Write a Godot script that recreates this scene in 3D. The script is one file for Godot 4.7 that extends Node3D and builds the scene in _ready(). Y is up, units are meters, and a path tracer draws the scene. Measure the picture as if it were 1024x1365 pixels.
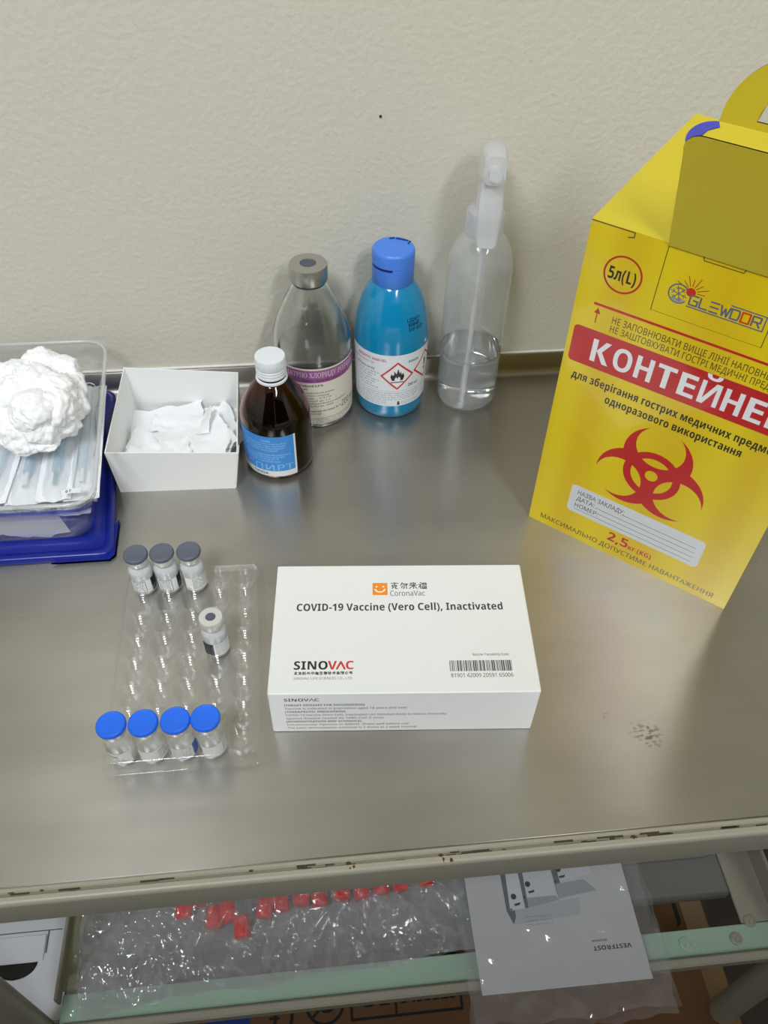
extends Node3D
# A steel instrument trolley against a plastered wall: sharps container, bottles, vials, vaccine carton, wrapped syringes.
# Metres; the steel table top lies at y = 0, the wall at z = 0, the floor at y = -0.85.

const FLOOR := -0.85
const CEIL := 1.75
var M := {}
var taken := {}
var rng := RandomNumberGenerator.new()

# ------------------------------------------------------------------ scene objects
func numbered(called):
	var n = taken.get(called, 0)
	taken[called] = n + 1
	return called if n == 0 else "%s_%03d" % [called, n]

func tag(o, label, category, group = ""):
	o.set_meta("label", label)
	o.set_meta("category", category)
	if group != "":
		o.set_meta("group", group)
	return o

func thing(called, label, category, at = Vector3.ZERO, turn = 0.0, group = ""):
	var o := Node3D.new()
	o.name = numbered(called)
	add_child(o)
	o.position = at
	o.rotation.y = turn
	return tag(o, label, category, group)

func part(called, mesh, material, parent, at = Vector3.ZERO):
	var o := MeshInstance3D.new()
	o.name = called
	o.mesh = mesh
	o.material_override = material
	o.cast_shadow = GeometryInstance3D.SHADOW_CASTING_SETTING_ON
	parent.add_child(o, true)
	o.position = at
	return o

func struct(called, mesh, material):
	var o = part(called, mesh, material, self)
	o.set_meta("kind", "structure")
	return o

# ------------------------------------------------------------------ materials
func mat(name, col, rough = 0.6, metal = 0.0):
	var m := StandardMaterial3D.new()
	m.resource_name = name
	m.albedo_color = col
	m.roughness = rough
	m.metallic = metal
	M[name] = m
	return m

func pane(name, col, alpha, rough = 0.05):
	var m = mat(name, Color(col.r, col.g, col.b, alpha), rough)
	m.transparency = BaseMaterial3D.TRANSPARENCY_ALPHA
	m.cull_mode = BaseMaterial3D.CULL_DISABLED
	return m

func solid_glass(name, col, scale, rough = 0.0):
	var m = mat(name, Color(col.r, col.g, col.b, 0.0), rough)
	m.refraction_enabled = true
	m.refraction_scale = scale
	return m

func printed(name, im, rough = 0.5):
	var m = mat(name, Color.WHITE, rough)
	m.albedo_texture = ImageTexture.create_from_image(im)
	m.texture_repeat = false
	return m

func noise_image(w, h, freq, octaves, sd, kind = FastNoiseLite.TYPE_SIMPLEX_SMOOTH):
	var n := FastNoiseLite.new()
	n.seed = sd
	n.noise_type = kind
	n.frequency = freq
	n.fractal_octaves = octaves
	return n.get_image(w, h)

# ------------------------------------------------------------------ mesh makers
func mesh_of(v, n, uv, ix):
	var a := []
	a.resize(Mesh.ARRAY_MAX)
	a[Mesh.ARRAY_VERTEX] = v
	a[Mesh.ARRAY_NORMAL] = n
	a[Mesh.ARRAY_TEX_UV] = uv
	a[Mesh.ARRAY_INDEX] = ix
	var m := ArrayMesh.new()
	m.add_surface_from_arrays(Mesh.PRIMITIVE_TRIANGLES, a)
	return m

func smooth_profile(pts, steps = 6):
	# Catmull-Rom through Vector2 points
	var out := []
	for i in pts.size() - 1:
		var p0 = pts[maxi(i - 1, 0)]
		var p1 = pts[i]
		var p2 = pts[i + 1]
		var p3 = pts[mini(i + 2, pts.size() - 1)]
		for s in steps:
			out.append(p1.cubic_interpolate(p2, p0, p3, float(s) / steps))
	out.append(pts[-1])
	return out

func lathe(prof, seg = 48, a0 = 0.0, a1 = TAU, crease = 40.0):
	# profile of Vector2(radius, height), walked upwards on the outside
	var rows := []  # [point, normal]
	var lim = cos(deg_to_rad(crease))
	var segs := []
	var pts := []
	for p in prof:
		if pts.is_empty() or pts[-1].distance_to(p) > 1e-6:
			pts.append(p)
	for i in pts.size() - 1:
		var d = (pts[i + 1] - pts[i]).normalized()
		segs.append(Vector2(d.y, -d.x))
	for i in segs.size():
		for e in 2:
			var nn = segs[i]
			var k = i - 1 if e == 0 else i + 1
			if k >= 0 and k < segs.size() and segs[k].dot(segs[i]) > lim:
				nn = (segs[k] + segs[i]).normalized()
			rows.append([pts[i + e], nn])
	var total := 0.0
	for i in pts.size() - 1:
		total += pts[i].distance_to(pts[i + 1])
	var v := PackedVector3Array()
	var n := PackedVector3Array()
	var uv := PackedVector2Array()
	var ix := PackedInt32Array()
	var run := 0.0
	for r in rows.size():
		if r > 0:
			run += rows[r][0].distance_to(rows[r - 1][0])
		for s in seg + 1:
			var a = a0 + (a1 - a0) * s / seg
			v.append(Vector3(sin(a) * rows[r][0].x, rows[r][0].y, cos(a) * rows[r][0].x))
			n.append(Vector3(sin(a) * rows[r][1].x, rows[r][1].y, cos(a) * rows[r][1].x))
			uv.append(Vector2(float(s) / seg, 1.0 - run / total))
	var w = seg + 1
	for i in segs.size():
		var b = i * 2 * w
		for s in seg:
			ix.append_array([b + s, b + w + s + 1, b + s + 1, b + s, b + w + s, b + w + s + 1])
	return mesh_of(v, n, uv, ix)

func shell(outer, t, seg = 64):
	# a closed glass wall: the outer profile, then back down inside at thickness t
	var inner := []
	for i in range(outer.size() - 1, -1, -1):
		var p = outer[i]
		inner.append(Vector2(maxf(p.x - t, 0.0), maxf(p.y, t) if i < outer.size() - 1 else p.y))
	var all = outer.duplicate()
	all.append_array(inner)
	return lathe(all, seg)

func grid(nu, nv, f, flip = false):
	# surface f(u, v), u and v from 0 to 1; front is du x dv
	var v := PackedVector3Array()
	var n := PackedVector3Array()
	var uv := PackedVector2Array()
	var ix := PackedInt32Array()
	for j in nv + 1:
		for i in nu + 1:
			v.append(f.call(float(i) / nu, float(j) / nv))
			uv.append(Vector2(float(i) / nu, float(j) / nv))
	var w = nu + 1
	for j in nv + 1:
		for i in nu + 1:
			var du = v[j * w + mini(i + 1, nu)] - v[j * w + maxi(i - 1, 0)]
			var dv = v[mini(j + 1, nv) * w + i] - v[maxi(j - 1, 0) * w + i]
			var q = du.cross(dv).normalized()
			n.append(-q if flip else q)
	for j in nv:
		for i in nu:
			var a = j * w + i
			if flip:
				ix.append_array([a, a + 1, a + w + 1, a, a + w + 1, a + w])
			else:
				ix.append_array([a, a + w + 1, a + 1, a, a + w, a + w + 1])
	return mesh_of(v, n, uv, ix)

func face(st, pts, centre):
	# a flat convex polygon turned away from centre
	var mid := Vector3.ZERO
	for p in pts:
		mid += p
	mid /= pts.size()
	var n = (pts[1] - pts[0]).cross(pts[2] - pts[0]).normalized()
	var list = pts.duplicate()
	if n.dot(mid - centre) < 0.0:
		list.reverse()
		n = -n
	for i in range(1, list.size() - 1):
		for p in [list[0], list[i + 1], list[i]]:
			st.set_normal(n)
			st.set_uv(Vector2(p.x, p.z))
			st.add_vertex(p)

func start():
	var st := SurfaceTool.new()
	st.begin(Mesh.PRIMITIVE_TRIANGLES)
	return st

func add_box(st, c, size, bev = 0.0005, basis = Basis()):
	var h = size / 2.0
	bev = minf(bev, minf(h.x, minf(h.y, h.z)) * 0.9)
	var p := {}
	for sx in [-1, 1]:
		for sy in [-1, 1]:
			for sz in [-1, 1]:
				for a in 3:
					var q = Vector3(sx * (h.x - bev), sy * (h.y - bev), sz * (h.z - bev))
					q[a] = [sx, sy, sz][a] * h[a]
					p[[sx, sy, sz, a]] = c + basis * q
	for s in [-1, 1]:
		face(st, [p[[s, -1, -1, 0]], p[[s, 1, -1, 0]], p[[s, 1, 1, 0]], p[[s, -1, 1, 0]]], c)
		face(st, [p[[-1, s, -1, 1]], p[[1, s, -1, 1]], p[[1, s, 1, 1]], p[[-1, s, 1, 1]]], c)
		face(st, [p[[-1, -1, s, 2]], p[[1, -1, s, 2]], p[[1, 1, s, 2]], p[[-1, 1, s, 2]]], c)
		for t in [-1, 1]:
			face(st, [p[[s, t, -1, 0]], p[[s, t, 1, 0]], p[[s, t, 1, 1]], p[[s, t, -1, 1]]], c)
			face(st, [p[[s, -1, t, 0]], p[[s, 1, t, 0]], p[[s, 1, t, 2]], p[[s, -1, t, 2]]], c)
			face(st, [p[[-1, s, t, 1]], p[[1, s, t, 1]], p[[1, s, t, 2]], p[[-1, s, t, 2]]], c)
			for w in [-1, 1]:
				face(st, [p[[s, t, w, 0]], p[[s, t, w, 1]], p[[s, t, w, 2]]], c)

func box(c, size, bev = 0.0005, basis = Basis()):
	var st = start()
	add_box(st, c, size, bev, basis)
	return st.commit()

func plate(outline, t, at = Transform3D(), holes = []):
	# a flat plate of thickness t: outline in x and y of `at`, front towards its z
	var poly := PackedVector2Array(outline)
	if Geometry2D.is_polygon_clockwise(poly):
		poly.reverse()
	var rings := [poly]
	var flat = poly
	for h in holes:
		var hp := PackedVector2Array(h)
		if not Geometry2D.is_polygon_clockwise(hp):
			hp.reverse()
		rings.append(hp)
		flat = bridged(flat, hp)
	var tri = Geometry2D.triangulate_polygon(flat)
	var lo = poly[0]
	var hi = poly[0]
	for q in poly:
		lo = lo.min(q)
		hi = hi.max(q)
	var st = start()
	for side in 2:
		var z = t / 2 if side == 0 else -t / 2
		st.set_normal(at.basis * Vector3(0, 0, 1 if side == 0 else -1))
		for i in range(0, tri.size(), 3):
			var abc = [flat[tri[i]], flat[tri[i + 1]], flat[tri[i + 2]]]
			var ccw = (abc[1] - abc[0]).cross(abc[2] - abc[0]) > 0
			if ccw == (side == 0):
				abc.reverse()
			for q in abc:
				st.set_uv(Vector2((q.x - lo.x) / (hi.x - lo.x), 1.0 - (q.y - lo.y) / (hi.y - lo.y)))
				st.add_vertex(at * Vector3(q.x, q.y, z))
	for ring in rings:
		for i in ring.size():
			var a = ring[i]
			var b = ring[(i + 1) % ring.size()]
			var d = (b - a).normalized()
			st.set_normal(at.basis * Vector3(d.y, -d.x, 0))
			st.set_uv(Vector2.ZERO)
			for q in [[a, 1], [b, -1], [b, 1], [a, 1], [a, -1], [b, -1]]:
				st.add_vertex(at * Vector3(q[0].x, q[0].y, q[1] * t / 2))
	return st.commit()

func bridged(outer, hole):
	var best = 1e9
	var bi = 0
	var bj = 0
	for i in outer.size():
		for j in hole.size():
			var d = outer[i].distance_squared_to(hole[j])
			if d < best:
				best = d
				bi = i
				bj = j
	var out := PackedVector2Array()
	for i in bi + 1:
		out.append(outer[i])
	for j in hole.size() + 1:
		out.append(hole[(bj + j) % hole.size()])
	for i in range(bi, outer.size()):
		out.append(outer[i])
	return out

func extrude_x(prof, x0, x1, crease = 35.0):
	# an open or closed profile of Vector2(z, y), swept along x; walked so that its left side (looking along x) is outside
	var segs := []
	for i in prof.size() - 1:
		var d = (prof[i + 1] - prof[i]).normalized()
		segs.append(Vector2(-d.y, d.x))
	var v := PackedVector3Array()
	var n := PackedVector3Array()
	var uv := PackedVector2Array()
	var ix := PackedInt32Array()
	var lim = cos(deg_to_rad(crease))
	for i in segs.size():
		for e in 2:
			var nn = segs[i]
			var k = i - 1 if e == 0 else i + 1
			if k >= 0 and k < segs.size() and segs[k].dot(nn) > lim:
				nn = (nn + segs[k]).normalized()
			for s in 2:
				v.append(Vector3(x0 if s == 0 else x1, prof[i + e].y, prof[i + e].x))
				n.append(Vector3(0, nn.y, nn.x))
				uv.append(Vector2(s, (prof[i + e].x) / 0.43))
		var b = i * 4
		if (v[b + 1] - v[b]).cross(v[b + 2] - v[b]).dot(n[b]) > 0:
			ix.append_array([b, b + 2, b + 1, b + 1, b + 2, b + 3])
		else:
			ix.append_array([b, b + 1, b + 2, b + 1, b + 3, b + 2])
	return mesh_of(v, n, uv, ix)

func tube(pts, r, seg = 10):
	var v := PackedVector3Array()
	var n := PackedVector3Array()
	var uv := PackedVector2Array()
	var ix := PackedInt32Array()
	for i in pts.size():
		var d = (pts[mini(i + 1, pts.size() - 1)] - pts[maxi(i - 1, 0)]).normalized()
		var side = d.cross(Vector3.UP if absf(d.y) < 0.9 else Vector3.RIGHT).normalized()
		var up = side.cross(d)
		for s in seg + 1:
			var a = TAU * s / seg
			var q = side * cos(a) + up * sin(a)
			v.append(pts[i] + q * r)
			n.append(q)
			uv.append(Vector2(float(s) / seg, float(i) / pts.size()))
	var w = seg + 1
	for i in pts.size() - 1:
		for s in seg:
			var a = i * w + s
			ix.append_array([a, a + w + 1, a + w, a, a + 1, a + w + 1])
	return mesh_of(v, n, uv, ix)

func rounded(hx, hy, r, k = 6, c = Vector2.ZERO):
	var out := []
	for q in 4:
		var s = [Vector2(1, 1), Vector2(-1, 1), Vector2(-1, -1), Vector2(1, -1)][q]
		for i in k + 1:
			var a = PI / 2 * (q + float(i) / k)
			out.append(c + s * Vector2(hx - r, hy - r) + Vector2(cos(a), sin(a)) * r)
	return out

func add_mesh(st, mesh, at = Transform3D()):
	# raw triangles, so that they can follow hand-set vertices in one SurfaceTool
	var a = mesh.surface_get_arrays(0)
	var v = a[Mesh.ARRAY_VERTEX]
	var n = a[Mesh.ARRAY_NORMAL]
	var id = a[Mesh.ARRAY_INDEX]
	if id == null or id.is_empty():
		id = PackedInt32Array(range(v.size()))
	for k in id:
		st.set_normal((at.basis * n[k]).normalized())
		st.set_uv(Vector2.ZERO)
		st.add_vertex(at * v[k])

func joined(list):
	var st = start()
	for m in list:
		add_mesh(st, m, Transform3D())
	return st.commit()

# ------------------------------------------------------------------ painting print
var fonts := {}
func font(family, bold):
	var key = family + str(bold)
	if not fonts.has(key):
		var f := SystemFont.new()
		f.font_names = PackedStringArray([family])
		f.font_weight = 700 if bold else 400
		fonts[key] = f
	return fonts[key]

func glyphs(s, px, family, bold):
	# white lettering on nothing; returns [image, ascent]
	var tl := TextLine.new()
	tl.add_string(s, font(family, bold), px)
	var ts = TextServerManager.get_primary_interface()
	var asc = tl.get_line_ascent()
	var im := Image.create(int(tl.get_line_width()) + 8, int(asc + tl.get_line_descent()) + 8, false, Image.FORMAT_RGBA8)
	im.fill(Color(1, 1, 1, 0))
	var x := 4.0
	for g in ts.shaped_text_get_glyphs(tl.get_rid()):
		var fr = g.font_rid
		if fr.is_valid():
			var sz = Vector2i(g.font_size, 0)
			ts.font_render_glyph(fr, sz, g.index)
			var ti = ts.font_get_glyph_texture_idx(fr, sz, g.index)
			if ti >= 0:
				var src = ts.font_get_texture_image(fr, sz, ti)
				src.convert(Image.FORMAT_RGBA8)
				var off = ts.font_get_glyph_offset(fr, sz, g.index)
				im.blend_rect(src, Rect2i(ts.font_get_glyph_uv_rect(fr, sz, g.index)), Vector2i((Vector2(x, 4 + asc) + off + g.offset).round()))
		x += g.advance
	return [im, asc + 4.0]

func write(im, s, x, base, cap, col, bold = false, width = 0.0, family = "Droid Sans", turned = false):
	# cap: cap height in pixels; base: baseline; width: the inked width if it is to be fitted
	var px = maxi(int(cap / 0.714 * 1.5), 18)
	var g = glyphs(s, px, family, bold)
	var t: Image = g[0]
	var used = t.get_used_rect()
	var k = cap / (0.714 * px)
	t = t.get_region(used)
	var w = maxi(int(width if width > 0.0 else used.size.x * k), 2)
	var h = maxi(int(round(used.size.y * k)), 2)
	t.resize(w, h, Image.INTERPOLATE_TRILINEAR if k < 0.5 else Image.INTERPOLATE_BILINEAR)
	var top = base - (g[1] - used.position.y) * k
	var data = t.get_data()
	for i in range(0, data.size(), 4):
		data[i] = col.r8
		data[i + 1] = col.g8
		data[i + 2] = col.b8
	t = Image.create_from_data(w, h, false, Image.FORMAT_RGBA8, data)
	if turned:
		t.rotate_180()
		im.blend_rect(t, Rect2i(0, 0, w, h), Vector2i(int(x - w), int(base + (base - top) - h)))
	else:
		im.blend_rect(t, Rect2i(0, 0, w, h), Vector2i(int(x), int(round(top))))
	return w

func ink(im, x0, y0, x1, y1, f, col):
	# f(Vector2) is a signed distance in pixels, negative inside
	for y in range(maxi(int(y0), 0), mini(int(y1) + 1, im.get_height())):
		for x in range(maxi(int(x0), 0), mini(int(x1) + 1, im.get_width())):
			var a = clampf(0.5 - f.call(Vector2(x + 0.5, y + 0.5)), 0.0, 1.0)
			if a > 0.0:
				im.set_pixel(x, y, im.get_pixel(x, y).lerp(col, a * col.a))

func stroke(im, pts, w, col):
	for i in pts.size() - 1:
		var a = pts[i]
		var b = pts[i + 1]
		var lo = a.min(b) - Vector2(w, w)
		var hi = a.max(b) + Vector2(w, w)
		ink(im, lo.x, lo.y, hi.x, hi.y, func(p): return p.distance_to(Geometry2D.get_closest_point_to_segment(p, a, b)) - w / 2, col)

func fill_poly(im, pts, col):
	var poly := PackedVector2Array(pts)
	var lo = poly[0]
	var hi = poly[0]
	for p in poly:
		lo = lo.min(p)
		hi = hi.max(p)
	ink(im, lo.x, lo.y, hi.x, hi.y, func(p): return -1.0 if Geometry2D.is_point_in_polygon(p, poly) else 1.0, col)

func round_rect(im, x0, y0, x1, y1, r, col):
	var c = Vector2(x0 + x1, y0 + y1) / 2
	var h = Vector2(x1 - x0, y1 - y0) / 2 - Vector2(r, r)
	ink(im, x0 - 1, y0 - 1, x1 + 1, y1 + 1, func(p):
		var q = (p - c).abs() - h
		return q.max(Vector2.ZERO).length() + minf(maxf(q.x, q.y), 0.0) - r, col)

func ring(im, c, r, w, col):
	ink(im, c.x - r - w, c.y - r - w, c.x + r + w, c.y + r + w, func(p): return absf(p.distance_to(c) - r) - w / 2, col)

func disc(im, c, r, col):
	ink(im, c.x - r, c.y - r, c.x + r, c.y + r, func(p): return p.distance_to(c) - r, col)

func brush_chars(im, chars, x, y, size, gap, w, col):
	# hand-drawn characters: each a string of strokes, each stroke pairs of digits on a ten by ten grid
	for k in chars.size():
		for s in chars[k].split(" "):
			var pts := []
			for i in range(0, s.length(), 2):
				pts.append(Vector2(x + k * (size + gap) + int(s[i]) * size / 9.5, y + int(s[i + 1]) * size / 9.5))
			stroke(im, pts, w, col)

func fine_print(im, x, y, w, h, col, sd):
	# a line of print too small to read: word-like runs of short marks
	var r := RandomNumberGenerator.new()
	r.seed = sd
	var at = x
	while at < x + w:
		var n = r.randi_range(3, 9)
		for i in n:
			if at > x + w:
				break
			var tall = r.randf() < 0.2
			var cw = maxf(h * r.randf_range(0.28, 0.5), 1.0)
			im.fill_rect(Rect2i(int(at), int(y - (h * 1.3 if tall else h)), int(maxf(cw * 0.55, 1)), int(maxf(h * (1.3 if tall else 1.0), 1))), col)
			if r.randf() < 0.6:
				im.fill_rect(Rect2i(int(at), int(y - (h if r.randf() < 0.5 else h * 0.45)), int(maxf(cw, 1)), int(maxf(h * 0.3, 1))), col)
			at += cw + maxf(h * 0.22, 1.0)
		at += h * 0.7

func blank(w, h, col):
	var im := Image.create(int(w), int(h), false, Image.FORMAT_RGBA8)
	im.fill(col)
	return im

# ------------------------------------------------------------------ the scene
func _ready():
	rng.seed = 7
	set_view()
	set_light()
	materials()
	room()
	trolley()
	sharps_container()
	vaccine_carton()
	bottle_of_gel()
	saline_bottle()
	spray_bottle()
	amber_bottle()
	paper_tray()
	syringe_container()
	cotton()
	vials()
	under_shelf()
	cabinet()

func set_view():
	var cam := Camera3D.new()
	cam.name = "camera"
	add_child(cam)
	cam.transform = Transform3D(Basis(Vector3(0.9950, 0.0170, 0.0987), Vector3(0.0607, 0.6813, -0.7295), Vector3(-0.0796, 0.7318, 0.6769)).orthonormalized(), Vector3(0, 0.4656, 0.5964))
	cam.fov = 63.44
	cam.near = 0.02
	cam.far = 20.0
	cam.current = true
	var we := WorldEnvironment.new()
	we.name = "world_environment"
	var e := Environment.new()
	e.background_mode = Environment.BG_COLOR
	e.background_color = Color(0.05, 0.05, 0.05)
	e.tonemap_mode = Environment.TONE_MAPPER_LINEAR
	e.tonemap_exposure = 0.66
	e.sdfgi_enabled = true
	e.ssao_enabled = true
	e.ssil_enabled = true
	we.environment = e
	add_child(we)

func set_light():
	unseen_ceiling_lamp(Vector3(-0.54, CEIL, 1.22), 0.40, 0.56, 3.8, "unseen wide white ceiling lamp panel in front of the trolley, to the left")  # out of view; lights the trolley from the left
	unseen_ceiling_lamp(Vector3(0.62, CEIL, 1.75), 0.20, 1.0, 3.6, "unseen narrow white ceiling lamp panel at the right, lighting the front faces")  # out of view, placed to light the front faces from the right

func unseen_ceiling_lamp(at, lx, lz, power, label):
	var o = thing("unseen_ceiling_lamp", label, "lamp", at)
	part("housing", box(Vector3(0, -0.02, 0), Vector3(lx + 0.05, 0.04, lz + 0.05), 0.006), mat("lamp_housing", Color(0.85, 0.85, 0.83), 0.5), o)
	var glow = mat("lamp_diffuser" + str(power), Color(0.9, 0.9, 0.88), 0.6)
	glow.emission_enabled = true
	glow.emission = Color(0.955, 0.98, 1.0)
	glow.emission_energy_multiplier = 8.0
	part("diffuser", box(Vector3(0, -0.045, 0), Vector3(lx, 0.01, lz), 0.003), glow, o)
	var l := AreaLight3D.new()
	l.name = "lamp_light"
	o.add_child(l)
	l.position = Vector3(0, -0.055, 0)
	l.rotation.x = -PI / 2
	l.area_size = Vector2(lx, lz)
	l.area_normalize_energy = true
	l.light_color = Color(0.955, 0.98, 1.0)
	l.light_energy = power
	l.set("area_range", 8.0)
	l.set("area_attenuation", 2.0)
	l.shadow_enabled = true

func materials():
	mat("cream_paint", Color(0.635, 0.615, 0.55), 0.38)
	mat("olive_paint", Color(0.62, 0.61, 0.48), 0.45)
	mat("green_paint", Color(0.66, 0.76, 0.68), 0.42)
	mat("enamel", Color(0.47, 0.46, 0.44), 0.42)
	mat("dark_gap", Color(0.10, 0.095, 0.085), 0.8)
	mat("screw_steel", Color(0.62, 0.62, 0.60), 0.35, 0.8)
	mat("alu", Color(0.88, 0.88, 0.86), 0.42, 0.5)
	mat("grey_alu", Color(0.74, 0.73, 0.71), 0.36, 0.85)
	mat("rubber", Color(0.33, 0.34, 0.38), 0.7)
	mat("white_plastic", Color(0.90, 0.91, 0.93), 0.4)
	mat("blue_cap", Color(0.11, 0.42, 0.93), 0.42)
	mat("grey_cap", Color(0.36, 0.38, 0.43), 0.5)
	mat("gel_cap", Color(0.30, 0.53, 0.92), 0.38)
	mat("lid_blue", Color(0.07, 0.13, 0.52), 0.30)
	mat("card_white", Color(0.96, 0.96, 0.95), 0.62)
	mat("card_edge", Color(0.72, 0.70, 0.66), 0.8)
	mat("paper", Color(0.93, 0.935, 0.94), 0.7)
	mat("yellow_card", Color(0.80, 0.72, 0.16), 0.45)
	mat("yellow_inside", Color(0.62, 0.56, 0.30), 0.7)
	mat("carton", Color(0.42, 0.28, 0.15), 0.8)
	mat("red_plastic", Color(0.90, 0.05, 0.03), 0.4)
	mat("black_print", Color(0.05, 0.05, 0.05), 0.6)
	pane("clear_plastic", Color(0.92, 0.94, 0.95), 0.07, 0.06)
	pane("blister", Color(0.95, 0.96, 0.97), 0.025, 0.03)
	pane("vial_glass", Color(0.95, 0.97, 0.97), 0.06, 0.03)
	pane("film", Color(0.94, 0.95, 0.96), 0.08, 0.10)
	pane("film_dense", Color(0.80, 0.80, 0.81), 0.34, 0.2)
	pane("milky_bottle", Color(0.92, 0.94, 0.96), 0.22, 0.12)
	pane("milky_head", Color(0.92, 0.93, 0.95), 0.40, 0.25)
	pane("teal_sleeve", Color(0.35, 0.62, 0.66), 0.55, 0.2)
	pane("pale_blue", Color(0.62, 0.78, 0.88), 0.5, 0.2)
	solid_glass("glass", Color(0.98, 0.99, 0.985), 0.05)
	pane("saline_water", Color(0.80, 0.80, 0.78), 0.06, 0.02)
	solid_glass("amber_glass", Color(0.52, 0.26, 0.09), 0.05)
	solid_glass("water", Color(0.98, 0.99, 1.0), 0.033)
	solid_glass("brown_liquid", Color(0.35, 0.16, 0.06), 0.033)

func room():
	var wall = mat("plaster", Color(0.83, 0.808, 0.752), 0.85)
	var rough = noise_image(2048, 2048, 0.085, 4, 3)
	wall.heightmap_enabled = true
	wall.heightmap_texture = ImageTexture.create_from_image(rough)
	wall.heightmap_scale = 0.04
	wall.uv1_triplanar = true
	wall.uv1_world_triplanar = true
	wall.uv1_scale = Vector3(0.9, 0.9, 0.9)
	wall.uv1_offset = Vector3(0.5, 0.27, 0.5)
	var H = CEIL - FLOOR
	var my = (CEIL + FLOOR) / 2
	struct("wall_back", box(Vector3(0.1, my, -0.102), Vector3(3.8, H + 0.4, 0.2), 0.001), wall)
	var wb = get_node("wall_back")
	for q in [Vector3(-0.268, 0.115, -0.002), Vector3(0.061, 0.229, -0.002), Vector3(-0.262, 0.112, -0.002)]:
		part("nail_hole", lathe([Vector2(0.0011, -0.001), Vector2(0.0008, 0.0003), Vector2(0, 0.0004)], 10), M.dark_gap, wb, q)
	struct("trim_1", tube([Vector3(-1.58, 0.0205, -0.0008), Vector3(0, 0.0205, -0.0008), Vector3(1.78, 0.0205, -0.0008)], 0.0012, 8), mat("caulk", Color(0.90, 0.89, 0.86), 0.6))
	struct("wall_front", box(Vector3(0.1, my, 2.7), Vector3(3.8, H + 0.4, 0.2), 0.001), wall)
	struct("wall_left", box(Vector3(-1.7, my, 1.3), Vector3(0.2, H + 0.4, 2.598), 0.001), wall)
	struct("wall_right", box(Vector3(1.9, my, 1.3), Vector3(0.2, H + 0.4, 2.598), 0.001), wall)
	struct("floor", box(Vector3(0.1, FLOOR - 0.1, 1.3), Vector3(3.398, 0.2, 2.598), 0.001), mat("lino", Color(0.20, 0.165, 0.14), 0.5))
	struct("ceiling", box(Vector3(0.1, CEIL + 0.1, 1.3), Vector3(3.398, 0.2, 2.598), 0.001), mat("whitewash", Color(0.88, 0.87, 0.84), 0.9))

func screw(at, r, normal_tilt, parent):
	var basis = Basis(Vector3.RIGHT, normal_tilt)
	var st = start()
	add_mesh(st, lathe([Vector2(r, -0.0004), Vector2(r, 0.0008), Vector2(r * 0.88, 0.0012), Vector2(r * 0.6, 0.0012), Vector2(r * 0.55, 0.0008), Vector2(0, 0.0009)], 20), Transform3D(basis, at))
	add_box(st, at + basis * Vector3(0, 0.0011, 0), Vector3(r * 1.0, 0.0006, r * 0.25), 0.0001, basis * Basis(Vector3.UP, 0.9))
	part("screw", st.commit(), M.green_paint if at.x < 0.32 else M.cream_paint, parent)

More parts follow.
